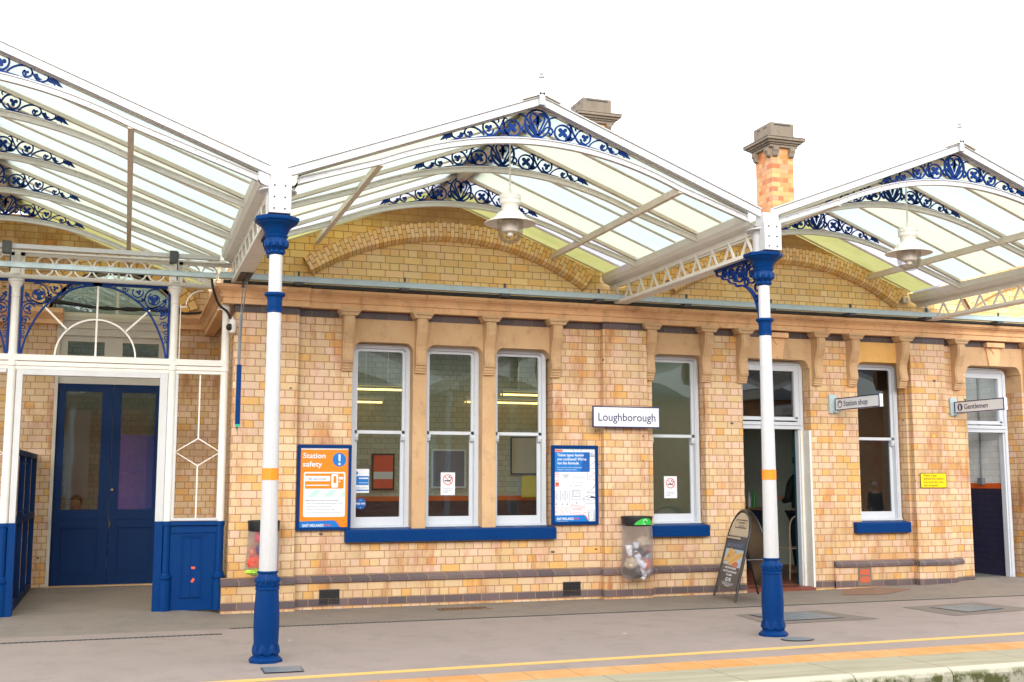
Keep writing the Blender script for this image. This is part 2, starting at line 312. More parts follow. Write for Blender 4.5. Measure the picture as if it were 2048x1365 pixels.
# ---------------------------------------------------------------- mesh helpers
ORG = {}
def wo(o): return ORG.get(o.name, Vector((0, 0, 0)))
class MB:
    def __init__(s): s.v = []; s.f = []; s.mi = []; s.uv = {}; s.cur = 0; s.sm = set()
    def add(s, vs, fs, smooth=False, uvs=None):
        b = len(s.v); s.v += [tuple(p) for p in vs]
        for i, f in enumerate(fs):
            if smooth: s.sm.add(len(s.f))
            if uvs: s.uv[len(s.f)] = uvs[i]
            s.f.append([b+k for k in f]); s.mi.append(s.cur)
        return s
    def box(s, x0, x1, y0, y1, z0, z1):
        return s.add([(x0,y0,z0),(x1,y0,z0),(x1,y1,z0),(x0,y1,z0),(x0,y0,z1),(x1,y0,z1),(x1,y1,z1),(x0,y1,z1)],
            [(0,3,2,1),(4,5,6,7),(0,1,5,4),(1,2,6,5),(2,3,7,6),(3,0,4,7)])
    def prism(s, poly, fn, d0, d1):
        # poly: 2D outline; fn(a,b,d)->xyz
        n = len(poly); vs = [fn(a, b, d0) for a, b in poly]+[fn(a, b, d1) for a, b in poly]
        fs = [tuple(range(n)), tuple(range(2*n-1, n-1, -1))]+[(i, (i+1) % n, n+(i+1) % n, n+i)[::-1] for i in range(n)]
        return s.add(vs, fs)
    def xz(s, poly, y0, y1): return s.prism(poly, lambda a, b, d: (a, d, b), y0, y1)
    def yz(s, poly, x0, x1): return s.prism(poly, lambda a, b, d: (d, a, b), x0, x1)
    def xy(s, poly, z0, z1): return s.prism(poly, lambda a, b, d: (a, b, d), z0, z1)
    def tube(s, pts, r, seg=8, cap=True):
        pts = [Vector(p) for p in pts]; rs = r if isinstance(r, (list, tuple)) else [r]*len(pts)
        vs = []; up = None
        for i, p in enumerate(pts):
            t = (pts[min(i+1, len(pts)-1)]-pts[max(i-1, 0)]).normalized()
            if up is None: up = t.orthogonal().normalized()
            up = (up-t*up.dot(t)).normalized(); b2 = t.cross(up)
            for k in range(seg):
                a = 2*pi*k/seg; vs.append(p+(up*cos(a)+b2*sin(a))*rs[i])
        fs = [(i*seg+k, i*seg+(k+1) % seg, (i+1)*seg+(k+1) % seg, (i+1)*seg+k) for i in range(len(pts)-1) for k in range(seg)]
        s.add(vs, fs, True)
        if cap: s.add(vs, [tuple(range(seg))[::-1], tuple(range((len(pts)-1)*seg, len(pts)*seg))])
        return s
    def lathe(s, prof, c, seg=24, oct=False, flute=None, cap=True, rot=0):
        cx, cy = c; vs = []
        for r, z in prof:
            for k in range(seg):
                a = 2*pi*k/seg+rot; rr = r
                if flute: rr = r*(1-flute[1]*abs(sin(a*flute[0]/2)))
                vs.append((cx+rr*cos(a), cy+rr*sin(a), z))
        fs = [(i*seg+k, i*seg+(k+1) % seg, (i+1)*seg+(k+1) % seg, (i+1)*seg+k) for i in range(len(prof)-1) for k in range(seg)]
        s.add(vs, fs, not oct)
        if cap: s.add(vs, [tuple(range(seg))[::-1], tuple(range((len(prof)-1)*seg, len(prof)*seg))])
        return s
    def ribbon(s, pts, wdt, fn, d0, d1):
        n = len(pts); ws = wdt if isinstance(wdt, (list, tuple)) else [wdt]*n
        L = []; R = []
        for i in range(n):
            a = pts[max(i-1, 0)]; b = pts[min(i+1, n-1)]
            tx, tz = b[0]-a[0], b[1]-a[1]; l = sqrt(tx*tx+tz*tz) or 1
            nx, nz = -tz/l*ws[i]/2, tx/l*ws[i]/2
            L.append((pts[i][0]+nx, pts[i][1]+nz)); R.append((pts[i][0]-nx, pts[i][1]-nz))
        vs = [fn(*p, d0) for p in L]+[fn(*p, d0) for p in R]+[fn(*p, d1) for p in L]+[fn(*p, d1) for p in R]
        fs = []
        for i in range(n-1):
            fs += [(i, i+1, n+i+1, n+i), (2*n+i, 3*n+i, 3*n+i+1, 2*n+i+1), (i, 2*n+i, 2*n+i+1, i+1), (n+i, n+i+1, 3*n+i+1, 3*n+i)]
        fs += [(0, n, 3*n, 2*n), (n-1, 3*n-1, 4*n-1, 2*n-1)]
        return s.add(vs, fs)
    def build(s, name, mats, parent=None, org=None, bevel=0):
        me = bpy.data.meshes.new(name)
        o0 = Vector(org) if org is not None else (wo(parent) if parent else Vector((0, 0, 0)))
        me.from_pydata([tuple(Vector(p)-o0) for p in s.v], [], s.f)
        if not isinstance(mats, (list, tuple)): mats = [mats]
        for m in mats: me.materials.append(M[m] if isinstance(m, str) else m)
        for i, p in enumerate(me.polygons):
            p.material_index = s.mi[i]
            if i in s.sm: p.use_smooth = True
        if s.uv:
            ul = me.uv_layers.new(name='UVMap')
            for i, p in enumerate(me.polygons):
                if i in s.uv:
                    for k, li in enumerate(p.loop_indices): ul.data[li].uv = s.uv[i][k]
        bm = bmesh.new(); bm.from_mesh(me)
        if not s.uv: bmesh.ops.remove_doubles(bm, verts=bm.verts, dist=1e-5)
        bmesh.ops.recalc_face_normals(bm, faces=bm.faces)
        bm.to_mesh(me); bm.free()
        if s.sm: me.set_sharp_from_angle(angle=radians(38))
        o = bpy.data.objects.new(name, me); COL.objects.link(o)
        if parent: o.parent = parent; o.location = o0-wo(parent)
        else: o.location = o0
        ORG[o.name] = o0
        if bevel:
            md = o.modifiers.new('bevel', 'BEVEL'); md.width = bevel; md.segments = 2; md.limit_method = 'ANGLE'; md.angle_limit = radians(40)
        return o
def thing(name, loc, label, cat, group=None):
    o = bpy.data.objects.new(name, None); COL.objects.link(o); o.location = loc; o.empty_display_size = .1
    ORG[o.name] = Vector(loc); o['label'] = label; o['category'] = cat
    if group: o['group'] = group
    return o
def tag(o, label, cat, group=None):
    o['label'] = label; o['category'] = cat
    if group: o['group'] = group
    return o
def struct(o): o['kind'] = 'structure'; return o
def copytree(o, parent=None):
    c = o.copy(); COL.objects.link(c)
    if parent: c.parent = parent
    for ch in o.children: copytree(ch, c)
    return c
def text(s, size, org, u, v, mat, parent, name='lettering', align='LEFT', ext=.0005, spacing=1, xs=1, bold=0):
    cu = bpy.data.curves.new('t', 'FONT'); cu.body = s; cu.size = size; cu.align_x = align; cu.extrude = ext
    cu.space_character = spacing; cu.resolution_u = 3; cu.offset = bold
    t = bpy.data.objects.new('t', cu); COL.objects.link(t)
    dg = bpy.context.evaluated_depsgraph_get(); me = bpy.data.meshes.new_from_object(t.evaluated_get(dg))
    bpy.data.objects.remove(t); bpy.data.curves.remove(cu)
    u = Vector(u); v = Vector(v); nn = u.cross(v); o0 = wo(parent)
    for p in me.vertices: p.co = Vector(org)+u*p.co.x*xs+v*p.co.y+nn*p.co.z-o0
    me.materials.clear(); me.materials.append(M[mat] if isinstance(mat, str) else mat)
    me.name = name; o = bpy.data.objects.new(name, me); COL.objects.link(o); o.parent = parent; ORG[o.name] = o0
    return o
def arc(cx, cz, r, a0, a1, n=16, rz=None):
    rz = rz or r
    return [(cx+r*cos(radians(a0+(a1-a0)*i/n)), cz+rz*sin(radians(a0+(a1-a0)*i/n))) for i in range(n+1)]
def spiral(cx, cz, r0, r1, a0, a1, n=26):
    return [(cx+(r0+(r1-r0)*i/n)*cos(radians(a0+(a1-a0)*i/n)), cz+(r0+(r1-r0)*i/n)*sin(radians(a0+(a1-a0)*i/n))) for i in range(n+1)]
def catmull(P, n=6):
    Q = [P[0]]+list(P)+[P[-1]]; out = []
    for i in range(1, len(Q)-2):
        a, b, c, d = Q[i-1:i+3]
        for k in range(n):
            t = k/n
            out.append(tuple(.5*((2*b[j])+(-a[j]+c[j])*t+(2*a[j]-5*b[j]+4*c[j]-d[j])*t*t+(-a[j]+3*b[j]-3*c[j]+d[j])*t**3) for j in range(len(b))))
    out.append(tuple(P[-1])); return out
XZ = lambda a, b, d: (a, d, b)

def wallgrid(mb, x0, x1, z0, z1, y, openings, depth, top=None):
    xs = sorted({x0, x1, *[o[0] for o in openings], *[o[1] for o in openings]})
    zs = sorted({z0, z1, *[o[2] for o in openings], *[o[3] for o in openings]})
    def solid(i, j):
        if i < 0 or j < 0 or i >= len(xs)-1 or j >= len(zs)-1: return None
        cx = (xs[i]+xs[i+1])/2; cz = (zs[j]+zs[j+1])/2
        return not any(o[0] < cx < o[1] and o[2] < cz < o[3] for o in openings)
    for i in range(len(xs)-1):
        for j in range(len(zs)-1):
            if not solid(i, j): continue
            a, b, c, d = xs[i], xs[i+1], zs[j], zs[j+1]
            mb.add([(a,y,c),(b,y,c),(b,y,d),(a,y,d)], [(0,1,2,3)])
            mb.add([(a,y+depth,c),(b,y+depth,c),(b,y+depth,d),(a,y+depth,d)], [(3,2,1,0)])
            if solid(i+1, j) is not True: mb.add([(b,y,c),(b,y+depth,c),(b,y+depth,d),(b,y,d)], [(0,1,2,3)])
            if solid(i-1, j) is not True: mb.add([(a,y,c),(a,y+depth,c),(a,y+depth,d),(a,y,d)], [(3,2,1,0)])
            if solid(i, j+1) is not True: mb.add([(a,y,d),(b,y,d),(b,y+depth,d),(a,y+depth,d)], [(0,1,2,3)])
            if solid(i, j-1) is not True: mb.add([(a,y,c),(b,y,c),(b,y+depth,c),(a,y+depth,c)], [(3,2,1,0)])

# ================================================================ GROUND
HX = [(-60, .045), (.7, .045), (1.1, .0), (8.9, .004), (10.4, .035), (11.6, .07), (90, .07)]
def gz(y, x=3):
    h = HX[-1][1]
    for (a, p), (b_, q) in zip(HX[:-1], HX[1:]):
        if a <= x <= b_: h = p+(q-p)*(x-a)/(b_-a); break
    if y < -1.44: return 0.0
    if y < 0: return (y+1.44)/1.44*h
    return h+.03*min(y, 3.2)/3.05
def strip(name, m, ys, x0=-60, x1=90, dz=0.0, th=None):
    mb = MB(); n = len(ys)
    mb.add([(x, y, gz(y)+dz) for y in ys for x in (x0, x1)], [(2*i, 2*i+1, 2*i+3, 2*i+2) for i in range(n-1)])
    return struct(mb.build(name, m))
# edge line is slightly out of parallel with the building
def ey(x, y0, k=.019): return y0+k*(x-5)
mb = MB(); mb.add([(-60,ey(-60,-4.79,.013),0),(90,ey(90,-4.79,.013),0),(90,-3.65,0),(-60,-3.65,0),(90,-1.435,0),(-60,-1.435,0)], [(0,1,2,3),(3,2,4,5)])
struct(mb.build('platform_surface', 'asphalt'))
mb = MB(); gx_ = [p[0] for p in HX]; gy_ = [-1.436, -.7, 0, .3]
mb.add([(x, y, gz(y, x)) for y in gy_ for x in gx_], [(j*7+i, j*7+i+1, j*7+i+8, j*7+i+7) for j in range(3) for i in range(6)]); struct(mb.build('pavement_by_building', 'old_asphalt'))
mb = MB(); mb.add([(-9,.298,gz(.3, 0)-.001),(1.3,.298,gz(.3, 0)-.001),(1.3,3.3,gz(3.1, 0)),(-9,3.3,gz(3.1, 0))], [(0,1,2,3)]); struct(mb.build('porch_floor', 'old_asphalt'))
def band(name, m, ya, yb, z0, z1, x0=-60, x1=90, k=.013):
    mb = MB(); a = [(x0, ey(x0, yb, k)), (x1, ey(x1, yb, k)), (x1, ey(x1, ya, k)), (x0, ey(x0, ya, k))]
    mb.xy(a, z0, z1); return struct(mb.build(name, m))
band('tactile_strip', 'tactile', -4.79, -5.145, -.05, .002)
band('yellow_line', 'yline', -4.365, -4.465, .0005, .004, k=.026)
band('coping', 'coping', -5.147, -5.73, -.08, .002)
# rounded, white painted nosing of the coping
mb = MB(); prof = [(-5.73, -.16), (-5.73, .003), (-5.755, .003), (-5.785, -.004), (-5.81, -.022), (-5.825, -.05), (-5.825, -.16)]
for i in range(-40, 60):
    x0 = -.13+i*.92+.006; x1 = x0+.908
    vs = [(x, y+.013*(x-5), z) for x in (x0, x1) for y, z in prof]; n = len(prof)
    mb.add(vs, [tuple(range(n)), tuple(range(2*n-1, n-1, -1))]+[(k, (k+1) % n, n+(k+1) % n, n+k) for k in range(n)])
struct(mb.build('platform_edge', 'edge'))
mb = MB(); mb.xy([(-60,ey(-60,-5.75,.013)),(90,ey(90,-5.75,.013)),(90,-5.2),(-60,-5.2)], -1.1, -.16); struct(mb.build('platform_wall', 'brick_dark'))
mb = MB(); mb.add([(-150,-12,-1),(200,-12,-1),(200,-5,-1),(-150,-5,-1)], [(0,1,2,3)]); struct(mb.build('track_bed', 'ballast'))
mb = MB()
for y in (-7.0, -8.435, -9.9, -11.335):
    mb.box(-60, 90, y-.035, y+.035, -.86, -.82); mb.box(-60, 90, y-.01, y+.01, -.98, -.86); mb.box(-60, 90, y-.07, y+.07, -1, -.975)
o = mb.build('railway_track', 'iron'); tag(o, 'pairs of steel rails laid on brown ballast below the platform edge', 'railway track')
mb = MB(); mb.box(-60, 90, -20, -12.1, -1.2, -.02); struct(mb.build('opposite_platform', 'old_asphalt'))
mb = MB(); mb.add([(-400,-300,-1.3),(400,-300,-1.3),(400,300,-1.3),(-400,300,-1.3)], [(0,1,2,3)]); struct(mb.build('ground', 'old_asphalt'))

# ================================================================ STATION BUILDING
B = thing('station_building', (0, 0, 0), 'buff brick station building with sandstone cornice and white sash windows', 'building')
T0, T1 = 2.55, 5.13; Zs_ = .90; HT = 3.44
ops = [(T0, T1, Zs_, HT), (6.53, 7.31, Zs_, HT), (7.88, 8.95, -.1, HT), (9.72, 10.53, Zs_, HT), (11.60, 12.62, -.1, HT)]
mb = MB(); wallgrid(mb, 1.2, 20, -.1, 3.55, 0, ops, .34); mb.build('wall', 'brick', B)
# upper wall following the roof slopes, with recessed fields under the relieving arches
def roofz(x):
    best = 99
    for xc, half, az in ((-1.57, 2.74, 5.18), (3.59, 2.42, 5.055), (8.43, 2.42, 5.07), (13.27, 2.42, 5.07), (18.1, 2.42, 5.07)):
        if abs(x-xc) <= half+.001: best = az-.3844*min(abs(x-xc), half-.17)
    return (best if best < 90 else 4.2)-.008
xs = [1.17+i*(16.93/60) for i in range(61)]+[3.59, 6.01, 8.43, 10.85, 13.27, 15.69]; xs = sorted(set([x for x in xs if x >= 1.2]+[1.2, 20]))
mb = MB(); mb.xz([(1.2, 3.5)]+[(20, 3.5)]+[(x, roofz(x)) for x in reversed(xs)], .03, .34); mb.build('gable_wall', 'brick_up', B)
ARCHES = [(3.80, 1.28), (8.64, 1.29), (13.48, 1.29)]
for ax, az in ARCHES:
    Ri, Ro = 3.19, 3.41
    a0 = math.acos(1.93/3.41)+.02
    n = 74; mb = MB()
    for i in range(n):
        t0 = (pi-a0)-(pi-2*a0)*i/n; t1 = (pi-a0)-(pi-2*a0)*(i+1)/n
        tm = 3.3*(t0-t1)
        p = lambda r, t, y: (ax+r*cos(t), y, az+r*sin(t))
        rc = Ri+.045
        vs = [p(rc,t0,-.075),p(rc,t1,-.075),p(Ro,t1,-.075),p(Ro,t0,-.075),p(Ri,t0,.0),p(Ri,t1,.0),p(Ri,t0,.06),p(Ri,t1,.06),p(Ro,t0,.06),p(Ro,t1,.06)]
        v0, v1 = Z0+i*C, Z0+(i+1)*C
        mb.add(vs, [(0,1,2,3),(4,5,1,0),(6,7,5,4),(3,2,9,8)],
            uvs=[[(.06,v0),(.06,v1),(.234,v1),(.234,v0)],[(0,v0),(0,v1),(.06,v1),(.06,v0)],[(-.1,v0),(-.1,v1),(0,v1),(0,v0)],[(.234,v0),(.234,v1),(.3,v1),(.3,v0)]])
    mb.build('arch', 'brick_arch', B)
# pilasters
for k, (x0, x1) in enumerate(((1.145, 1.89), (5.79, 6.41), (10.56, 11.155))):
    mb = MB(); mb.box(x0, x1, -.11, .06 if k else 0.0, -.05, 3.437)
    if k == 0: mb.box(1.145, 1.2, 0, .34, -.05, 3.437)
    p = mb.build('pilaster', 'brick', B, bevel=.006)
    mb = MB(); mb.yz([(0, 3.438), (-.114, 3.438), (-.114, 3.50), (-.135, 3.527), (0, 3.527)], x0-.004, x1+.004)
    mb.build('dark_course', 'brick_dark', p)
# dark brick courses in the wall face and between brackets
def avoid(x0, x1, cuts):
    segs = []; a = x0
    for c0, c1 in sorted(cuts):
        if c1 <= a or c0 >= x1: continue
        if c0 > a: segs.append((a, c0))
        a = max(a, c1)
    if a < x1: segs.append((a, x1))
    return segs
BR = [2.48, 3.38, 4.26, 5.15, 6.475, 7.31, 7.865, 9.05, 9.62, 10.46, 11.42, 12.72]
piers = [(1.14, 1.89), (5.79, 6.41), (10.56, 11.155)]
mb = MB()
for a, b in avoid(1.89, 20, [(x-.10, x+.10) for x in BR]+piers):
    mb = MB(); mb.xz([(a, 3.435), (b, 3.435), (b, 3.53), (a, 3.53)], -.012, .02); mb.build('string_course', 'brick_dark', B)
# sloping plinth course of moulded dark bricks
doors = [(7.84, 8.99), (11.55, 12.68)]
def plinth(a, b, y):
    prof = [(y+.0, .395), (y-.035, .375), (y-.058, .345), (y-.058, .305), (y, .300)]
    L = max(1, round((b-a)/.235)); w_ = (b-a)/L
    mb = MB(); mb.yz([(p-.0015 if p < y else p, q) for p, q in prof], a, b)
    mb.build('plinth_course', 'brick_purple', B)
for a, b in avoid(1.89, 20, doors+piers[1:]+[(7.74, 9.24), (11.38, 12.9)]): plinth(a, b, 0)
plinth(1.07, 1.90, -.11); plinth(5.74, 6.46, -.11); plinth(10.53, 11.2, -.11)
for a, b, y, y2 in [(a, b, -.032, .02) for a, b in avoid(1.89, 20, [(7.74, 9.24), (11.38, 12.9)]+piers[1:])]+[(1.08, 1.905, -.146, .2), (5.765, 6.435, -.144, 0), (10.54, 11.175, -.144, 0)]:
    mb = MB(); mb.box(a, b, y, y2, -.05, .303); pl = mb.build('plinth', 'brick', B, bevel=.005)
    mb = MB(); mb.box(a-(.004 if y < -.1 else 0), b+(.004 if y < -.1 else 0), y-.004, y2-.001, .036, .1235); mb.build('damp_course', 'brick_purple', pl)
for a, b in ((1.89, 7.74),): pass
for a, b, y in ((7.74, 7.88, -.002), (8.95, 9.24, -.002), (11.2, 11.6, -.002), (12.62, 12.9, -.002)):
    mb = MB(); mb.box(a, b, y, .02, .04, .13); mb.build('damp_course', 'brick_purple', B)
# cornice
cp = [(0.02, 3.525), (-.115, 3.525), (-.115, 3.59), (-.135, 3.598), (-.135, 3.612), (-.122, 3.617), (-.125, 3.64), (-.15, 3.668), (-.185, 3.684), (-.192, 3.686), (-.192, 3.70), (-.215, 3.70), (-.215, 3.738), (-.02, 3.752), (.02, 3.752)]
def cornice(pts, mb):
    # profile swept along plan polyline (x, y) with outward normal to the left
    n = len(pts); rings = []
    for i, (x, y) in enumerate(pts):
        def nrm(a, b): l = sqrt((b[0]-a[0])**2+(b[1]-a[1])**2); return (-(b[1]-a[1])/l, (b[0]-a[0])/l)
        if i == 0: m = nrm(pts[0], pts[1])
        elif i == n-1: m = nrm(pts[-2], pts[-1])
        else:
            a, b = nrm(pts[i-1], pts[i]), nrm(pts[i], pts[i+1]); k = 1+a[0]*b[0]+a[1]*b[1]; m = ((a[0]+b[0])/k, (a[1]+b[1])/k)
        rings.append([(x-m[0]*(-q), y-m[1]*(-q), z) for q, z in cp])
    # here q negative = outwards
    k = len(cp); vs = [p for r in rings for p in r]
    fs = [(i*k+j, i*k+(j+1) % k, (i+1)*k+(j+1) % k, (i+1)*k+j) for i in range(n-1) for j in range(k)]
    mb.add(vs, fs)
mb = MB(); X0 = 1.14
stones = [1.14, 2.0, 2.62, 3.42, 4.22, 4.88, 5.42, 6.55, 7.7, 8.55, 9.2, 10.3, 11.4, 12.3, 13.5, 20]
for a, b in zip(stones[:-1], stones[1:]):
    if a > 1.2: cornice([(a+.0025, 0), (b-.0025, 0)], mb)
cornice([(1.12, 3.05), (1.12, -.04), (2.0-.0025, -.04)], mb)
mb.build('cornice', 'stone_cor', B)
mb = MB(); mb.box(1.0, 20, -.20, .02, 3.753, 3.760); mb.build('flashing', 'lead', B)
# brackets
def bracket(x, mb, keystone=False):
    h0 = 3.435
    mb.box(x-.13, x+.13, -.19, 0, 3.492, 3.526); mb.xz([(x-.125, 3.492), (x+.125, 3.492), (x+.095, 3.45), (x-.095, 3.45)], -.175, 0)
    prof = [(0, 3.45), (-.150, 3.45), (-.165, 3.42), (-.165, 3.36), (-.150, 3.28), (-.115, 3.2), (-.085, 3.12), (-.078, 3.06), (-.09, 2.98), (-.10, 2.92), (-.09, 2.885), (-.072, 2.88), (-.072, 2.85), (-.06, 2.845), (-.06, 2.82), (-.045, 2.81), (-.045, 2.79), (0, 2.79)]
    mb.yz(prof, x-.066, x+.066)
    mb.yz([(a*1.06-.003 if a else 0, b) for a, b in prof if b > 2.86], x-.048, x+.048)
for x in BR:
    mb = MB(); bracket(x, mb); mb.build('bracket', 'stone', B, bevel=.004)
# stone heads with rounded lower corners
def head(x0, x1, xa, xb, zb, m='stone', y0=-.006, y1=.33, key=None):
    r = .10; mb = MB()
    inner = [(xa, zb-.11)]+[(xa+r-r*cos(t), zb-.11+.11*sin(t)) for t in [k*pi/2/8 for k in range(9)]]+[(xb-r+r*cos(t), zb-.11+.11*sin(t)) for t in [pi/2-k*pi/2/8 for k in range(9)]]+[(xb, zb-.11)]
    poly = [(x0, 3.436), (x0, zb-.11)]+inner[0:]+[(x1, zb-.11), (x1, 3.436)]
    q = []
    for p in poly:
        if not q or (abs(p[0]-q[-1][0])+abs(p[1]-q[-1][1])) > 1e-5: q.append(p)
    mb.xz(q, y0, y1)
    h = mb.build('window_head', m, B, bevel=.003)
    if key:
        mb = MB(); kx = (xa+xb)/2
        mb.xz([(kx-.085, zb-.0), (kx+.085, zb-.0), (kx+.135, 3.43), (kx-.135, 3.43)], -.035, 0)
        mb.xz([(kx-.07, 3.42), (kx+.07, 3.42), (kx+.0, 3.33)], -.05, -.03)
        mb.box(kx-.16, kx+.16, -.09, 0, 3.432, 3.5)
        mb.build('keystone', 'stone_cor', h, bevel=.004)
    return h
head(2.5, 3.40, 2.57, 3.30, 3.155); head(3.40, 4.28, 3.475, 4.19, 3.15); head(4.28, 5.2, 4.37, 5.09, 3.145)
head(6.44, 7.40, 6.55, 7.29, 3.15); head(7.80, 9.02, 7.91, 8.93, 3.14, key=1)
head(9.56, 10.58, 9.73, 10.51, 3.15, 'stone_o'); head(11.4, 12.9, 11.62, 12.6, 3.16, key=1)
# stone jamb blocks beside openings
for x0, x1 in ((2.5, 2.552), (5.128, 5.2), (7.308, 7.4), (8.948, 9.02), (10.528, 10.58), (12.618, 12.72)):
    mb = MB(); mb.box(x0, x1, -.004, .33, 2.79, 3.046); mb.build('stone_jamb', 'stone', B)
for x0, x1 in ((3.30, 3.475), (4.19, 4.37)):
    mb = MB(); mb.box(x0, x1, -.004, .3, .90, 3.046); mb.build('mullion', 'stone', B, bevel=.006)
for x0, x1 in ((2.485, 5.145), (6.445, 7.305), (9.58, 10.48)):
    mb = MB(); mb.yz([(-.085, .760), (-.085, .895), (-.075, .905), (.12, .925), (.12, .760)], x0, x1); mb.build('window_sill', 'blue', B, bevel=.008)
# sash windows
def sash(x0, x1, z0=.90, z1=3.15, mid=2.075, y=.15, glass='glass', r=.09, group=None):
    mb = MB()
    def rr(a, b, c, d, rad):
        p = [(a, c)]+[(a, d-rad)]+[(a+rad-rad*cos(k*pi/12), d-rad+rad*sin(k*pi/12)) for k in range(1, 7)]
        p += [(b-rad+rad*cos(pi/2-k*pi/12), d-rad+rad*sin(pi/2-k*pi/12)) for k in range(0, 7)]+[(b, c)]
        return p
    def ring(a, b, c, d, t, rad, y0, y1, tb=None):
        o = rr(a, b, c, d, rad); i = rr(a+t, b-t, c, d-t, max(rad-t, .03)); n = len(o)
        vs = [(p[0], y0, p[1]) for p in o]+[(p[0], y0, p[1]) for p in i]+[(p[0], y1, p[1]) for p in o]+[(p[0], y1, p[1]) for p in i]
        fs = []
        for k in range(n-1):
            fs += [(k, k+1, n+k+1, n+k), (2*n+k, 3*n+k, 3*n+k+1, 2*n+k+1), (n+k, n+k+1, 3*n+k+1, 3*n+k), (k, 2*n+k, 2*n+k+1, k+1)]
        mb.add(vs, fs)
    ring(x0, x1, z0, z1, .038, r, y, y+.16)                      # box frame
    ring(x0+.036, x1-.036, z0, z1-.036, .014, r-.03, y+.012, y+.15)
    mb.box(x0, x1, y-.02, y+.16, z0, z0+.045)                    # bottom
    fr = mb.build('window_frame', 'framewhite', B, bevel=.003)
    mb = MB(); a, b = x0+.048, x1-.048
    ring(a, b, mid-.02, z1-.05, .036, r-.03, y+.05, y+.085); mb.box(a, b, y+.05, y+.09, mid-.022, mid+.018)
    for q in (a, b-.05): mb.yz([(y+.03, mid-.02), (y+.03, mid-.06), (y+.045, mid-.1), (y+.08, mid-.1), (y+.08, mid-.02)], q, q+.05)
    mb.build('upper_sash', 'framewhite', fr)
    mb = MB(); mb.box(a, a+.045, y+.09, y+.125, z0+.045, mid+.02); mb.box(b-.045, b, y+.09, y+.125, z0+.045, mid+.02)
    mb.box(a, b, y+.088, y+.127, z0+.045, z0+.145); mb.box(a, b, y+.088, y+.127, mid-.022, mid+.02)
    mb.build('lower_sash', 'framewhite', fr)
    mb = MB(); mb.add([(a+.02, y+.068, mid), (b-.02, y+.068, mid), (b-.02, y+.068, z1-.07), (a+.02, y+.068, z1-.07)], [(0,1,2,3)])
    mb.add([(a+.02, y+.107, z0+.12), (b-.02, y+.107, z0+.12), (b-.02, y+.107, mid), (a+.02, y+.107, mid)], [(0,1,2,3)])
    mb.build('glass', glass, fr)
    return fr
sash(2.573, 3.30); sash(3.478, 4.19); sash(4.373, 5.095); sash(6.535, 7.295); sash(9.725, 10.505, glass='glass_s')
# door frames with transom lights
def doorframe(x0, x1, y, gl, zt=2.19, zb=2.33, zh=3.13, z0=.05):
    mb = MB(); r = .09
    o = [(x0, z0), (x0, zh-r)]+[(x0+r-r*cos(k*pi/12), zh-r+r*sin(k*pi/12)) for k in range(1, 7)]+[(x1-r+r*cos(pi/2-k*pi/12), zh-r+r*sin(pi/2-k*pi/12)) for k in range(7)]+[(x1, z0)]
    for (d, t, ya, yb) in ((0, .05, y, y+.12), (.045, .03, y+.02, y+.11)):
        oo = [(min(max(p[0], x0+d), x1-d), min(p[1], zh-d)) for p in o]; ii = [(min(max(p[0], x0+d+t), x1-d-t), min(p[1], zh-d-t)) for p in o]; n = len(o)
        vs = [(p[0], ya, p[1]) for p in oo]+[(p[0], ya, p[1]) for p in ii]+[(p[0], yb, p[1]) for p in oo]+[(p[0], yb, p[1]) for p in ii]
        fs = []
        for k in range(n-1): fs += [(k,k+1,n+k+1,n+k),(2*n+k,3*n+k,3*n+k+1,2*n+k+1),(n+k,n+k+1,3*n+k+1,3*n+k),(k,2*n+k,2*n+k+1,k+1)]
        mb.add(vs, fs)
    mb.box(x0+.05, x1-.05, y-.01, y+.12, zt, zt+.05); mb.box(x0+.05, x1-.05, y-.03, y+.12, zt+.052, zt+.075); mb.box(x0+.05, x1-.05, y, y+.12, zt+.077, zt+.10)
    mb.box(x0+.07, x1-.07, y+.02, y+.1, zb-.02, zb+.03); mb.box(x0+.07, x0+.11, y+.02, y+.1, zb, zh-.08); mb.box(x1-.12, x1-.07, y+.02, y+.1, zb, zh-.08); mb.box(x0+.07, x1-.07, y+.021, y+.099, zh-.13, zh-.07)
    fr = mb.build('door_frame', 'framewhite', B, bevel=.003)
    mb = MB(); mb.add([(x0+.1, y+.06, zb), (x1-.1, y+.06, zb), (x1-.1, y+.06, zh-.1), (x0+.1, y+.06, zh-.1)], [(0,1,2,3)]); mb.build('transom_glass', gl, fr)
    return fr
doorframe(7.89, 8.94, .17, 'glass_s'); doorframe(11.605, 12.5, .19, 'glass')
mb = MB(); mb.box(8.915, 8.947, .0, .17, .045, 2.17); mb.box(8.885, 8.945, .165, .2, .045, 2.17)
for z in (.3, .75, 1.15, 1.6, 2.0): mb.tube([(8.913, .05, z), (8.905, .05, z)], .008)
d = mb.build('door_leaf', 'cream', B); d['label'] = 'narrow white steel door edge folded against the brick reveal'
mb = MB(); mb.box(8.868, 8.895, .295, .33, .06, 2.19); d = mb.build('door_leaf', 'teal', B); d['label'] = 'dark teal inner door standing open'
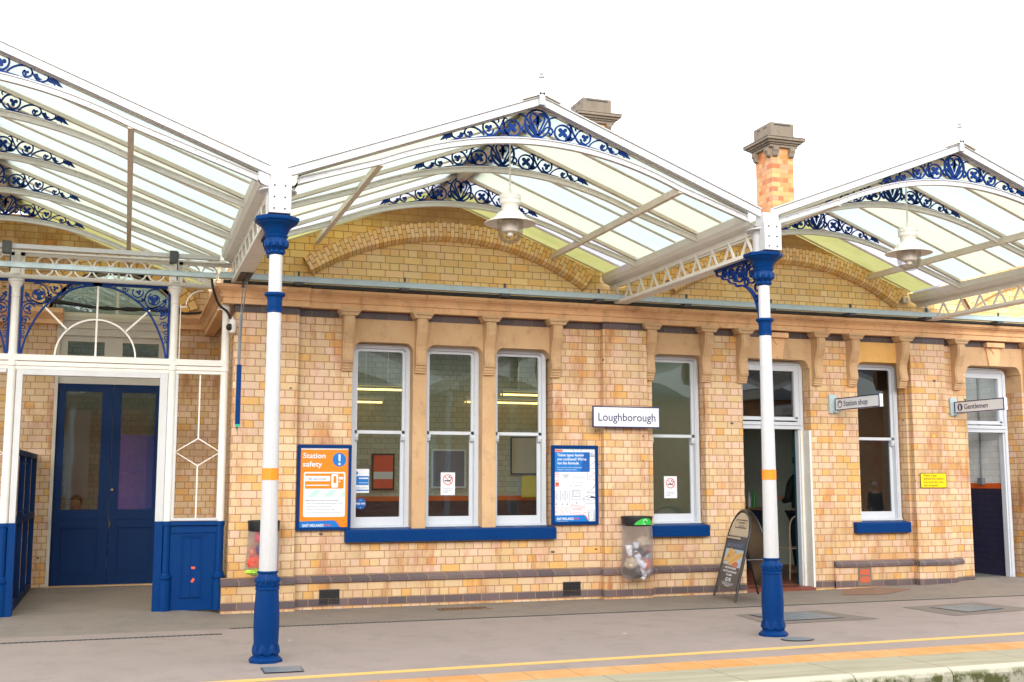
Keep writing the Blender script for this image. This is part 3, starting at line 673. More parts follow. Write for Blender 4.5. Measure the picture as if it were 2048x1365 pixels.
# porch recess: return wall, back wall with cornice and arched fanlight, blue double door
mb = MB(); mb.add([(1.2, 0, -.05), (1.2, 3.05, -.05), (1.2, 3.05, 4.3), (1.2, 0, 4.3)], [(0,1,2,3)]); mb.build('return_wall', 'brick', B)
RB = 3.05
def arcpts(cx, cz, r, a0, a1, n=16): return [(cx+r*cos(radians(a0+(a1-a0)*i/n)), cz+r*sin(radians(a0+(a1-a0)*i/n))) for i in range(n+1)]
fan = arcpts(-.19, 3.45, .92, 14, 166, 20)
L = [(-8, -.05), (-.94, -.05), (-.94, 3.7)]+[p for p in reversed(fan) if p[0] < -.19 and p[1] > 3.7]+[(-.19, 5.1), (-1.57, 5.1), (-8, 5.0)]
R = [(1.2, -.05), (1.2, 5.0), (-.19, 5.1)]+[p for p in reversed(fan) if p[0] >= -.19 and p[1] > 3.7]+[(.58, 3.7), (.58, -.05)]
mb = MB(); mb.xz(L, RB, RB+.3); mb.xz(R, RB, RB+.3); mb.build('porch_wall', 'brick', B)
mb = MB(); mb.yz([(RB, 3.60), (RB-.1, 3.60), (RB-.1, 3.66), (RB-.22, 3.74), (RB-.22, 3.80), (RB, 3.82)], -8, -.87)
mb.yz([(RB, 3.60), (RB-.1, 3.60), (RB-.1, 3.66), (RB-.22, 3.74), (RB-.22, 3.80), (RB, 3.82)], .6, 1.2); mb.build('porch_cornice', 'stone_cor', B)
mb = MB()
for i in range(24):
    t0 = radians(170-6.7*i); t1 = t0-radians(6.7); a = lambda r, t, y: (-.19+r*cos(t), y, 3.45+r*sin(t)*1.0)
    if 3.45+1.0*sin(t0) < 3.8 or 3.45+1.0*sin(t1) < 3.8: continue
    v0, v1 = Z0+i*C, Z0+(i+1)*C
    mb.add([a(.96,t0,RB-.03),a(.96,t1,RB-.03),a(1.19,t1,RB-.03),a(1.19,t0,RB-.03),a(1.19,t0,RB),a(1.19,t1,RB)], [(0,1,2,3),(3,2,5,4)], uvs=[[(0,v0),(0,v1),(.234,v1),(.234,v0)]]*2)
mb.build('arch', 'brick_arch', B)
mb = MB(); o = arcpts(-.19, 3.45, .95, 20, 160, 20); mb.ribbon(o, .07, XZ, RB+.0, RB+.12); mb.box(-.2, -.165, RB+.04, RB+.1, 3.75, 4.4); mb.box(-.95, .6, RB+.0, RB+.12, 3.72, 3.78)
f2 = mb.build('fanlight', 'cream', B)
mb = MB(); mb.xz(arcpts(-.19, 3.45, .93, 20, 160, 20), RB+.08, RB+.085); mb.build('glass', 'glass', f2)
mb = MB()
mb.box(-.94, -.90, RB-.02, RB+.2, .07, 3.70); mb.box(.54, .58, RB-.02, RB+.2, .07, 3.70)
# architrave steps above the transom lights
mb.box(-.96, .60, RB-.06, RB+.1, 3.66, 3.72); mb.box(-.93, .57, RB-.035, RB+.1, 3.56, 3.66); mb.box(-.91, .55, RB-.015, RB+.1, 3.46, 3.56)
zz = [(2.80, 2.975), (3.0, 3.19), (3.39, 3.46)]
mb.box(-.90, .54, RB+.02, RB+.08, 2.80, 2.962); mb.box(-.90, .54, RB+.02, RB+.08, 3.38, 3.47)
for a, b in ((-.90, -.80), (-.325, -.09), (.39, .54)): mb.box(a, b, RB+.021, RB+.079, 2.95, 3.39)
mb.box(-.9, .54, RB-.0, RB+.08, 3.12, 3.19)
ds = mb.build('door_surround', 'grey_door', B)
mb = MB()
for a, b in ((-.80, -.325), (-.09, .39)): mb.add([(a, RB+.05, 2.95), (b, RB+.05, 2.95), (b, RB+.05, 3.4), (a, RB+.05, 3.4)], [(0,1,2,3)])
mb.build('transom_glass', 'glass', ds)
def leaf(x0, x1, gx0, gx1, half=False):
    mb = MB(); y = RB+.03; z0, z1 = .085, 2.80
    mb.box(x0, gx0, y, y+.045, z0, z1); mb.box(gx1, x1, y, y+.045, z0, z1)
    mb.box(gx0, gx1, y+.001, y+.044, 2.695, z1-.001); mb.box(gx0, gx1, y+.001, y+.044, .86, 1.09); mb.box(gx0, gx1, y+.001, y+.044, z0, .24)
    mb.box(gx0, gx1, y+.012, y+.04, .24, .86)
    for (a, b, c, d) in ((gx0, gx1, .24, .86),):
        mb.box(a, b, y-.008, y+.01, d-.018, d+.006); mb.box(a, b, y-.008, y+.01, c-.006, c+.018); mb.box(a-.006, a+.014, y-.007, y+.01, c, d); mb.box(b-.014, b+.006, y-.007, y+.01, c, d)
    mb.box(gx0-.05, gx1+.05, y-.006, y, .955, .97)
    l = mb.build('door_leaf', 'navy', B, bevel=.002)
    mb = MB(); mb.add([(gx0, y+.02, 1.09), (gx1, y+.02, 1.09), (gx1, y+.02, 2.695), (gx0, y+.02, 2.695)], [(0,1,2,3)]); mb.build('glass', 'glass', l)
    return l
l1 = leaf(-.895, -.183, -.795, -.325); l2 = leaf(-.177, .535, -.07, .375)
l1['label'] = 'left blue door leaf with clear glass'; l2['label'] = 'right blue door leaf with a purple poster behind its glass'
mb = MB(); mb.box(-.07, .375, RB+.055, RB+.058, 1.09, 2.11)
m, n, b, out = newmat('purple_poster'); tc = coord(n); sp = n.nodes.new('ShaderNodeSeparateXYZ'); n.links.new(tc, sp.inputs[0])
n.links.new(ramp(n, maprange(n, mth(n, 'ADD', sp.outputs[0], mth(n, 'MULTIPLY', noise(n, tc, 3, 2), .25)), 0, .5), [(0, lin((60, 30, 130))), (.45, lin((44, 26, 120))), (.6, lin((16, 24, 120)))]), b.inputs['Base Color']); M['purple'] = m
mb.build('poster', 'purple', l2)
mb = MB(); mb.lathe([(.006, 0), (.017, 0), (.017, 0)], (0, 0), 12)
mb = MB(); mb.tube([(-.15, RB+.03, 1.36), (-.15, RB-.0, 1.36)], .015, 12); mb.build('knob', flat('brass', (190, 150, 80), .3), l2)
mb = MB(); mb.tube([(-.165, RB+.03, .90), (-.165, RB-.01, .90)], .02, 12); mb.box(-.175, -.155, RB+.0, RB+.03, .85, .93); mb.build('lock', 'iron', l2)
mb = MB(); mb.box(-.94, .58, RB-.08, RB+.1, .06, .085); mb.build('door_threshold', 'stone', B)
# chimneys
def chimney(x0, y0, wx, wy, z0, zt, m=0):
    mb = MB(); mb.box(x0, x0+wx, y0, y0+wy, z0, zt); c = mb.build('chimney', 'brick_red', B)
    mb = MB(); e = .0
    for d, za, zb in ((.06, zt, zt+.05), (.09, zt+.05, zt+.08), (.13, zt+.08, zt+.12), (.175, zt+.12, zt+.17), (.185, zt+.17, zt+.19)):
        mb.box(x0-d, x0+wx+d, y0-d, y0+wy+d, za, zb)
    mb.box(x0-.02, x0+wx+.02, y0-.02, y0+wy+.02, zt+.19, zt+.50)
    for q in (x0+.06, x0+wx-.06):
        mb.yz([(y0, zt), (y0-.10, zt), (y0-.105, zt-.06), (y0-.08, zt-.1), (y0-.06, zt-.16), (y0, zt-.19)], q-.055, q+.055)
    for q in (y0+.06, y0+wy-.06):
        mb.xz([(x0, zt), (x0-.10, zt), (x0-.105, zt-.06), (x0-.08, zt-.1), (x0-.06, zt-.16), (x0, zt-.19)], q-.055, q+.055)
    mb.build('chimney_cap', 'stone_g', c, bevel=.012)
    mb = MB(); mb.box(x0+.06, x0+wx-.06, y0-.023, y0-.02, zt+.44, zt+.465)
    mb.build('vent_slot', 'black', c)
    for q in (y0+wy*.3, y0+wy*.7):
        mb = MB(); mb.box(x0-.023, x0-.02, q-.05, q+.05, zt+.42, zt+.445); mb.build('vent_slot', 'black', c)
chimney(11.41, 4.7, .475, .57, 3.8, 7.77); chimney(8.09, 6.0, .56, .6, 3.8, 8.31)
mb = MB()
for a, b in ((7.7, 11.0), (12.7, 22)): mb.add([(a,.34,3.9),(b,.34,3.9),(b,4.6,5.3),(a,4.6,5.3),(b,9,3.9),(a,9,3.9)], [(0,1,2,3),(3,2,4,5)])
mb.build('roof', 'slate', B)
mb = MB(); mb.add([(1.2,.34,3.9),(7.7,.34,3.9),(7.7,4.6,5.3),(1.2,4.6,5.3),(7.7,9,3.9),(1.2,9,3.9)], [(0,1,2,3),(3,2,4,5)]); mb.build('added_glass_roof', 'g3', B)  # unseen glass roof, added to let daylight fill the waiting room
# interiors (waiting room, shop, corridor)
mb = MB(); mb.box(1.6, 7.7, 4.98, 5.1, 1.22, 3.7); mb.box(1.5, 1.6, .4, 5.1, .05, 3.7); i1 = mb.build('waiting_room_wall', 'brick_int', B)
mb = MB(); mb.box(1.6, 7.7, 4.98, 5.1, .05, 1.14); mb.build('dado', 'navy_int', i1)
mb = MB(); mb.box(1.6, 7.7, 4.96, 5.1, 1.14, 1.22); mb.build('stripe', 'stripe', i1)
mb = MB(); mb.box(1.5, 7.7, .36, 1.4, 3.7, 3.8); mb.box(1.5, 7.7, 4.2, 5.1, 3.7, 3.8); mb.box(7.78, 10.9, .36, 5.1, 3.3, 3.4); mb.box(12.61, 14, .36, 5.1, 3.3, 3.4); mb.build('room_ceiling', 'ceil', B)
mb = MB(); mb.box(1.5, 7.7, 1.4, 4.2, 3.74, 3.745); mb.build('added_ceiling_glass', 'g1', B)  # unseen ceiling glass, added so daylight from above reaches the waiting room
mb = MB(); mb.box(1.5, 7.7, .34, 5.1, 0, .06); mb.build('room_floor', 'lino', B)
mb = MB(); mb.box(7.885, 8.945, .004, .36, -.05, .052); mb.box(7.78, 10.9, .36, 5.1, 0.0, .058); mb.build('shop_floor', 'redfloor', B)
for a, b in ((7.7, 7.78), (10.9, 11.0)):
    mb = MB(); mb.box(a, b, .34, 5.1, 0, 3.7); mb.build('partition_wall', 'ply', B)
mb = MB(); mb.box(7.78, 9.95, 3.6, 3.7, 0, 3.3); mb.build('shop_back_wall', 'navy_int', B)
mb = MB(); mb.box(9.95, 10.9, 3.5, 3.6, 0, 3.3); mb.build('shop_side_wall', 'ply', B)
mb = MB(); mb.box(12.49, 12.6, .32, 5.1, 1.44, 3.3); mb.box(11.0, 12.6, 2.6, 2.7, 1.44, 3.3); i2 = mb.build('corridor_wall', 'brick_white', B)
mb = MB(); mb.box(12.49, 12.6, .32, 5.1, 0, 1.36); mb.box(11.0, 12.6, 2.6, 2.7, 0, 1.36); mb.build('dado', 'brick_navy', i2)
mb = MB(); mb.box(12.482, 12.6, .32, 5.1, 1.36, 1.44); mb.box(11.0, 12.6, 2.59, 2.7, 1.36, 1.44); mb.build('stripe', 'stripe', i2)
mb = MB(); mb.box(11.605, 12.615, .004, .36, -.05, .062); mb.box(11.0, 12.6, .36, 5.1, 0, .066); mb.build('corridor_floor', 'lino', B)
mb = MB(); mb.tube([(12.47, .75, 3.2), (12.47, .75, 1.5)], .012); mb.box(12.43, 12.49, .7, .8, 1.42, 1.52); mb.build('conduit', 'steel', B)
# repaired red brick patch and rusty stain, air bricks
mb = MB(); mb.box(9.60, 9.82, -.038, 0, .05, .29); p1 = mb.build('wall_patch', 'stone_g', B)
mb = MB(); mb.box(9.63, 9.79, -.042, 0, .19, .27); mb.box(9.63, 9.79, -.042, 0, .09, .17); mb.build('red_brick', flat('red_brick', (190, 92, 62), .7), p1)
for x in (2.20, 5.245):
    mb = MB(); z0, z1 = .055, .225; xx = x+.235; mb.box(x, xx, -.045, -.02, z0, z0+.012); mb.box(x, xx, -.045, -.02, z1-.012, z1); mb.box(x, x+.012, -.045, -.02, z0, z1); mb.box(xx-.012, xx, -.045, -.02, z0, z1)
    mb.box(x, xx, -.034, -.03, z0, z1)
    lat = MB()
    for i in range(13):
        a = x+.006+i*.0185
        lat.xz([(a-.003, z0), (a+.003, z0), (a+.003, z1), (a-.003, z1)], -.0455, -.04)
    for i in range(8): c_ = z0+.02+i*.019; lat.box(x, xx, -.0453, -.041, c_-.004, c_+.004)
    ab_ = mb.build('air_brick', 'iron', B); lat.build('lattice', 'grille', ab_)

# opposite side of the line, seen mirrored in the glass
OB = thing('opposite_building', (0, -24, 0), 'long brick building across the tracks, mirrored dimly in the window glass', 'building')
mb = MB(); mb.box(-30, 60, -24, -20, -.1, 4.2); mb.build('wall', 'brick_red', OB)
mb = MB(); mb.add([(-30,-24.3,4.2),(60,-24.3,4.2),(60,-22,6.2),(-30,-22,6.2),(60,-19.7,4.2),(-30,-19.7,4.2)], [(0,1,2,3),(3,2,4,5)]); mb.build('roof', 'slate', OB)
for i in range(24):
    mb = MB(); x = -28+i*3.6; mb.box(x, x+1.1, -20.02, -19.96, 1, 3); mb.build('window', 'framewhite', OB)
OC = thing('opposite_canopy', (0, -18, 0), 'glazed canopy on white posts across the tracks, mirrored dimly in the window glass', 'canopy')
for i in range(12):
    x = -16+i*4.84
    mb = MB(); mb.add([(x,-19.8,4.2),(x+2.42,-19.8,5.0),(x+2.42,-15,5.0),(x,-15,4.2),(x+4.84,-19.8,4.2),(x+4.84,-15,4.2)], [(0,1,2,3),(1,4,5,2)]); mb.build('glass_panel', 'g1', OC)
    mb = MB(); mb.tube([(x, -15.4, -.02), (x, -15.4, 4.0)], .07); mb.build('post', 'white', OC)
    mb = MB(); mb.box(x-.1, x+.1, -19.8, -15, 3.9, 4.15); mb.build('girder', 'cream', OC)
    mb = MB(); mb.box(x, x+.06, -15.1, -15, 4.1, 4.3)
    for q in range(10):
        a = x+2.42*q/10; mb.add([(a,-15.02,4.2+.8*q/10),(a+.242,-15.02,4.2+.8*(q+1)/10),(a+.242,-15.02,4.05+.8*(q+1)/10),(a,-15.02,4.05+.8*q/10)], [(0,1,2,3)])
        b_ = x+4.84-2.42*q/10; mb.add([(b_,-15.02,4.2+.8*q/10),(b_-.242,-15.02,4.2+.8*(q+1)/10),(b_-.242,-15.02,4.05+.8*(q+1)/10),(b_,-15.02,4.05+.8*q/10)], [(0,1,2,3)])
    mb.build('bargeboard', 'white', OC)

# ================================================================ CANOPY
K = thing('platform_canopy', (3.59, -3.65, 3.76), 'glazed ridge and furrow canopy of cream ironwork with blue scrolls over the platform', 'canopy')
SL = .3844
BAYS = [(-1.57, 2.74, 5.18, [-3.65, -2.6, -1.08, .45, 1.99], 3.0), (3.59, 2.42, 5.055, [-3.65, -2.6, -1.05], .0), (8.43, 2.42, 5.07, [-3.65, -2.6, -1.05], .0)]
# ---- scrollwork pattern, right half, as (kind, points, width); coordinates relative to the apex (dx, dz) in the truss plane
def leafshape(cx, cz, r, ang, lobes=3):
    pts = []
    for k in range(48):
        t = 2*pi*k/48
        rr = r*(.30+.75*abs(cos(lobes*t/2))**.9)
        pts.append((cx+rr*cos(t+ang), cz+rr*sin(t+ang)))
    return pts
def scroll_half(sg, mb, fn, d0, d1):
    X = lambda P: [(sg*a, b) for a, b in P]
    R = lambda P, w_: mb.ribbon(X(P), w_, fn, d0, d1)
    def L(P): mb.prism(X(P), fn, d0, d1)
    # heart inside the central ring
    R(catmull([(0, .008-.32), (.035, -.235), (.068, -.165), (.072, -.125), (.045, -.098), (.018, -.105), (.006, -.135), (.02, -.155)]), .0150)
    L(leafshape(.0, -.165, .04, pi/2, 4)); L([(0, -.25), (.016, -.2), (.006, -.13), (.0, -.105), (-.004, -.12)])
    # loop leaving the ring bottom over to the first circle
    R(catmull([(.0, -.315), (.05, -.255), (.085, -.19), (.125, -.135), (.205, -.112), (.275, -.125), (.325, -.165), (.342, -.215), (.328, -.27), (.285, -.315)]), [.016]*54+[.014]*20 if False else .0135)
    R(arc(.257, -.262, .083, 0, 360, 26, .078), .0150); L(leafshape(.257, -.258, .052, pi/4, 4))
    R(spiral(.118, -.262, .048, .03, 150, -60, 14), .0135); L(leafshape(.128, -.288, .02, 0, 3)); R([(.085, -.235), (.04, -.285), (.01, -.32)], .0125)
    # hook and second circle
    R(catmull([(.30, -.18), (.345, -.172), (.372, -.18)]), [.004+.014*k/12 for k in range(13)])
    R(catmull([(.342, -.19), (.362, -.245), (.392, -.30), (.43, -.345), (.50, -.365)]), .0150)
    R(catmull([(.285, -.325), (.345, -.325), (.385, -.285), (.41, -.245), (.44, -.222), (.49, -.215), (.53, -.235), (.545, -.28), (.53, -.325), (.49, -.35), (.455, -.335), (.44, -.30)]), .0150)
    R(spiral(.405, -.205, .022, .008, 250, 20, 10), .011); L(leafshape(.488, -.285, .036, .4, 3))
    L([(.30, -.305), (.33, -.285), (.36, -.30), (.35, -.325), (.31, -.33)])
    # third loop
    R(catmull([(.53, -.36), (.565, -.325), (.62, -.298), (.68, -.298), (.715, -.325), (.722, -.36), (.70, -.385), (.665, -.385), (.65, -.36), (.665, -.335)]), .0135)
    L(leafshape(.675, -.352, .022, .3, 3)); R(catmull([(.50, -.365), (.55, -.378), (.62, -.392)]), .0125)
    R(catmull([(.72, -.34), (.755, -.40), (.80, -.418), (.84, -.40), (.845, -.362), (.815, -.352)]), .0125)
    L([(.735, -.36), (.765, -.355), (.775, -.385), (.80, -.40), (.755, -.405)])
    L([(.83, -.402), (.87, -.372), (.905, -.375), (.945, -.43), (.962, -.452), (.92, -.438), (.905, -.425), (.90, -.445), (.885, -.425), (.86, -.418)])
def archz(dx): return -.375-.145*dx*dx if dx <= 1.5 else None
def truss(xc, half, az, y, front):
    ab = az-.07; D = half-.17; ze = 4.19
    t = MB(); yw = .018
    for sg in (-1, 1):
        pt = lambda d, o=0: (xc+sg*d, az-SL*d+o)
        # rafter: deep T section
        q = [pt(0), pt(D), pt(D, -.032), pt(0, -.032)]
        if sg < 0: q = q[::-1]
        t.xz(q, y-yw, y+yw)
        q = [pt(0, -.033), pt(D, -.033), pt(D, -.041), pt(0, -.041)]; t.xz(q if sg > 0 else q[::-1], y-.03, y+.03)
    tr = t.build('rafter', 'cream' if front else 'under', K)  # rear rafters use the tan with bounced light painted in
    # arch rib
    t = MB(); e = (D, (4.105-az)); z15 = archz(1.5)
    line = [(d, archz(abs(d))) for d in [k*1.5/14 for k in range(15)]]+[(1.5+(D-1.5)*k/6, z15+(e[1]-z15)*k/6) for k in range(1, 7)]
    full = [(xc-a, az+b) for a, b in reversed(line[1:])]+[(xc+a, az+b) for a, b in line]
    t.ribbon(full, .052, XZ, y-.012, y+.012); t.ribbon([(a, b+.026) for a, b in full], .010, XZ, y-.026, y+.026)
    t.ribbon([(a, b-.026) for a, b in full], .010, XZ, y-.024, y+.024)
    for a, b in full[1::1]:
        t.tube([(a, y-.012, b+.008), (a, y-.02, b+.008)], .006, 6)
    rib = t.build('arch_rib', 'white' if front else 'cream', tr)  # sky-lit look of the front rib put into its paint
    s = MB(); fn = lambda a, b, d: (xc+a, y+d, az+b)
    s.ribbon(arc(0, -.196, .125, 0, 360, 34, .132), .019, fn, -.011, .011)
    for sg in (-1, 1): scroll_half(sg, s, fn, -.009, .009)
    s.ribbon([(a-xc, b-az+.036) for a, b in full if abs(a-xc) < .86], .010, fn, -.012, .012)
    s.build('scrollwork', 'blue_s', tr)
    return tr
gl_cycle = ['g3', 'g1', 'g2', 'g1', 'g3', 'g2']
for bi, (xc, half, az, ys, yb) in enumerate(BAYS):
    D = half-.17
    for i, y in enumerate(ys): truss(xc, half, az, y, i == 0)
    if bi == 0: bars = [-3.12, -2.09, -1.58, -.57, -.06, .96, 1.47, 2.5]
    else: bars = [-3.12, -2.07, -1.54, -.52]
    for y in bars+[yb-.03]:
        t = MB()
        for sg in (-1, 1):
            q = [(xc+sg*0.0, az), (xc+sg*D, az-SL*D), (xc+sg*D, az-SL*D-.02), (xc, az-.02)]
            t.xz(q if sg > 0 else q[::-1], y-.008, y+.008)
            q = [(xc, az-.0), (xc+sg*D, az-SL*D), (xc+sg*D, az-SL*D-.012), (xc, az-.012)]; t.xz(q if sg > 0 else q[::-1], y-.015, y+.015)
        t.build('glazing_bar', 'under', K)
    lines = sorted(ys+bars+[yb]); lines[0] = -3.70
    for i in range(len(lines)-1):
        y0, y1 = lines[i]+.004, lines[i+1]-.004+(.12 if i == len(lines)-2 else 0)
        for sg in (-1, 1):
            last = len(lines)-2-i
            if bi: m = {0: 'g4', 1: 'g5'}.get(last, gl_cycle[(i+(0 if sg > 0 else 1)+bi) % 6])
            else: m = {0: 'g4', 1: 'g4', 2: 'g1'}.get(last, gl_cycle[(i*2+(sg > 0)) % 6])
            t = MB(); th = .008
            a = (xc+sg*.02, az+.004); b_ = (xc+sg*(D+.03), az-SL*(D+.03)+.004)
            t.xz([a, b_, (b_[0], b_[1]+th), (a[0], a[1]+th)][::sg], y0, y1)
            t.build('glass_panel', m, K)
    # bargeboard, ridge, purlins
    t = MB(); yf = -3.72
    for sg in (-1, 1):
        q = [(xc, az+.035), (xc+sg*(D+.1), az-SL*(D+.1)+.035), (xc+sg*(D+.1), az-SL*(D+.1)-.04), (xc, az-.04)]; t.xz(q if sg > 0 else q[::-1], yf-.03, yf+.02)
        q = [(xc, az+.05), (xc+sg*(D+.1), az-SL*(D+.1)+.05), (xc+sg*(D+.1), az-SL*(D+.1)+.036), (xc, az+.036)]; t.xz(q if sg > 0 else q[::-1], yf-.045, yf+.03)
        for k in range(1, 5):
            d = D*k/5; t.tube([(xc+sg*d, yf-.03, az-SL*d), (xc+sg*d, yf-.036, az-SL*d)], .008, 6)
    t.build('bargeboard', 'white', K, bevel=.003)
    t = MB()
    for sg in (-1, 1):
        q = [(xc, az+.075), (xc+sg*.19, az-SL*.19+.075), (xc+sg*.19, az-SL*.19+.055), (xc, az+.055)]; t.xz(q if sg > 0 else q[::-1], -3.79, yb)
    t.build('ridge_capping', 'under', K)
    t = MB(); t.box(xc-.05, xc+.05, -3.66, yb-.01, az-.085, az-.012); t.build('ridge_beam', 'under', K)
    for sg in (-1, 1):
        d = 1.51; zc = az+archz(1.5)
        t = MB(); t.box(xc+sg*d-.026, xc+sg*d+.026, -3.66, yb-.01, zc-.045, zc-.02); t.box(xc+sg*d-.01, xc+sg*d+.01, -3.66, yb-.01, zc-.02, zc+.035); t.build('purlin', 'under', K)
    # finial
    t = MB(); t.box(xc-.028, xc+.028, -3.79, -3.735, az-.05, az+.08)
    t.lathe([(.028, az+.06), (.036, az+.10), (.038, az+.15), (.03, az+.17), (.034, az+.175), (.022, az+.19), (.012, az+.205), (.012, az+.215), (.03, az+.222), (.03, az+.23), (.012, az+.236), (.012, az+.245), (.024, az+.255), (.022, az+.27), (.008, az+.285), (.006, az+.38), (.002, az+.46)], (xc, -3.765), 14)
    t.build('finial', 'finial', K)
# girders and gutters
for gi, gx in enumerate((-4.31, 1.17, 6.01, 10.85)):
    y0, y1 = -3.62, (-.02 if gi else 3.0)
    t = MB()
    prof = [(-.195, 4.165), (-.18, 4.165), (-.17, 4.10), (-.145, 4.06), (-.10, 4.04), (.10, 4.04), (.145, 4.06), (.17, 4.10), (.18, 4.165), (.195, 4.165), (.185, 4.09), (.155, 4.045), (.10, 4.025), (-.10, 4.025), (-.155, 4.045), (-.185, 4.09)]
    n = len(prof); t.add([(gx+a, y, b) for y in (y0-.05, y1) for a, b in prof], [(i, (i+1) % n, n+(i+1) % n, n+i) for i in range(n)])
    g = t.build('gutter', 'cream', K)
    t = MB(); t.box(gx-.085, gx+.085, y0, y1, 4.012, 4.023); t.box(gx-.075, gx-.065, y0, y1, 3.962, 4.012)
    t.box(gx-.085, gx+.085, y0, y1, 3.755, 3.765); t.box(gx-.085, gx-.078, y0, y1, 3.765, 3.792)
    nb = int((y1-y0)/.35); st = (y1-y0)/nb
    for i in range(nb):
        a = y0+i*st
        for (ya, za, yb_, zb_, xs_) in ((a+.03, 3.77, a+.16, 3.985, -.080), (a+.16, 3.985, a+.31, 3.77, -.052)):
            L = sqrt((yb_-ya)**2+(zb_-za)**2); nx, nz = -(zb_-za)/L*.015, (yb_-ya)/L*.015
            t.yz([(ya+nx, za+nz), (yb_+nx, zb_+nz), (yb_-nx, zb_-nz), (ya-nx, za-nz)], gx+xs_-.006, gx+xs_+.006)
        t.tube([(gx-.086, a+.16, 3.975), (gx-.092, a+.16, 3.975)], .007, 6)
    t.build('girder', 'cream', K)

# ================================================================ COLUMNS
def yzfn(x0): return lambda a, b, d: (x0+d, a, b)
def column(cx, lab):
    cy = -3.65
    T = thing('canopy_column', (cx, cy, 0), lab, 'column', 'cast iron columns along the platform')
    t = MB(); t.lathe([(.142, 0), (.142, .022), (.118, .045), (.108, .05), (.108, .062)], (cx, cy), 8, oct=True, rot=pi/8)
    t.lathe([(.10, .05), (.104, .07), (.1, .12), (.103, .2), (.107, .30), (.104, .42), (.096, .55), (.094, .59)], (cx, cy), 32)
    for k in range(8):
        a = 2*pi*k/8+pi/8; ux, uy = cos(a), sin(a); vx, vy = -uy, ux
        ring = []
        P = [(-.040, .06), (-.042, .09), (-.028, .12), (0, .155), (.028, .12), (.042, .09), (.040, .06)]
        vs = [(cx+ux*.101+vx*p*1.0, cy+uy*.101+vy*p, z) for p, z in P]+[(cx+ux*.121, cy+uy*.121, .085), (cx+ux*.114, cy+uy*.114, .125)]
        t.add(vs, [(i, i+1, 7) for i in range(2)]+[(2, 3, 8), (2, 8, 7), (3, 4, 8), (8, 4, 7), (4, 5, 7), (5, 6, 7), (6, 0, 7)])
    t.lathe([(.094, .585), (.10, .592), (.10, .603), (.092, .612), (.088, .615)], (cx, cy), 32)
    t.lathe([(.09, .61), (.096, .63), (.098, .66), (.092, .69), (.080, .705), (.078, .72), (.084, .726), (.084, .738), (.074, .742)], (cx, cy), 32, flute=(10, .05))
    for k in range(12):
        a = 2*pi*k/12; t.lathe([(.002, .645), (.014, .652), (.016, .665), (.012, .682), (.002, .69)], (cx+.092*cos(a), cy+.092*sin(a)), 8)
        t.lathe([(.002, .612), (.009, .618), (.009, .628), (.002, .634)], (cx+.094*cos(a+.26), cy+.094*sin(a+.26)), 6)
        t.lathe([(.002, .722), (.007, .728), (.007, .736), (.002, .742)], (cx+.081*cos(a), cy+.081*sin(a)), 6)
    t.build('base', 'blue', T)
    t = MB(); t.lathe([(.074, .74), (.0735, .9), (.066, 1.9), (.060, 2.93)], (cx, cy), 64, flute=(20, .035)); t.build('shaft', 'white', T)
    t = MB(); t.lathe([(.0712, 1.497), (.0712, 1.498), (.0704, 1.595), (.0704, 1.596)], (cx, cy), 64, flute=(20, .035)); t.build('orange_band', 'orange', T)
    t = MB(); t.lathe([(.061, 2.925), (.066, 2.93), (.066, 2.945), (.062, 2.95), (.062, 2.965), (.064, 2.97), (.063, 3.03), (.07, 3.06), (.086, 3.072), (.09, 3.08), (.088, 3.095), (.076, 3.10), (.06, 3.102)], (cx, cy), 32)
    for k in range(18):
        a = 2*pi*k/18; t.lathe([(.001, 2.945), (.006, 2.953), (.001, 2.963)], (cx+.0645*cos(a), cy+.0645*sin(a)), 6)
    t.build('collar', 'blue', T)
    t = MB(); t.lathe([(.0585, 3.10), (.057, 3.45)], (cx, cy), 64, flute=(20, .035)); t.build('shaft', 'white', T)
    t = MB(); t.lathe([(.058, 3.43), (.07, 3.44), (.073, 3.455), (.064, 3.465), (.066, 3.475), (.085, 3.49), (.098, 3.52), (.10, 3.545), (.088, 3.575), (.092, 3.58), (.098, 3.59), (.098, 3.598), (.09, 3.603)], (cx, cy), 32)
    for k in range(10):
        a = 2*pi*k/10; t.lathe([(.002, 3.49), (.018, 3.50), (.022, 3.53), (.016, 3.56), (.002, 3.57)], (cx+.088*cos(a), cy+.088*sin(a)), 8)
        t.lathe([(.002, 3.44), (.012, 3.45), (.013, 3.465), (.002, 3.48)], (cx+.069*cos(a+.3), cy+.069*sin(a+.3)), 8)
    for k in range(24):
        a = 2*pi*k/24; t.lathe([(.001, 3.588), (.006, 3.595), (.001, 3.602)], (cx+.097*cos(a), cy+.097*sin(a)), 6)
    t.lathe([(.09, 3.60), (.105, 3.625), (.12, 3.66), (.15, 3.69), (.175, 3.705), (.18, 3.715), (.195, 3.72), (.20, 3.735), (.20, 3.75), (.19, 3.757)], (cx, cy), 8, oct=True, rot=pi/8)
    t.build('capital', 'blue', T)
    t = MB(); t.lathe([(.11, 3.755), (.11, 3.775), (.10, 3.78), (.10, 3.955), (.108, 3.96), (.108, 3.975), (.165, 3.985), (.168, 3.995), (.16, 4.0)], (cx, cy), 32)
    t.box(cx-.095, cx+.095, cy-.2, cy-.1, 3.762, 4.045); t.box(cx-.075, cx+.10, cy-.15, cy+.0, 4.0, 4.15); 
    t.build('head_drum', 'white', T, bevel=.004)
    t = MB()
    for a in (-.05, .04):
        for z in (3.80, 3.90, 4.0): t.tube([(cx+a, cy-.199, z), (cx+a, cy-.206, z)], .008, 8)
    t.build('bolt', 'iron', T)
    # lattice bracket reaching back under the girder
    s = MB(); fn = lambda a, b, d: (cx+d, cy+a, b); d0, d1 = -.012, .012
    s.ribbon([(.08, 3.742), (.95, 3.742)], .022, fn, -.03, .03)
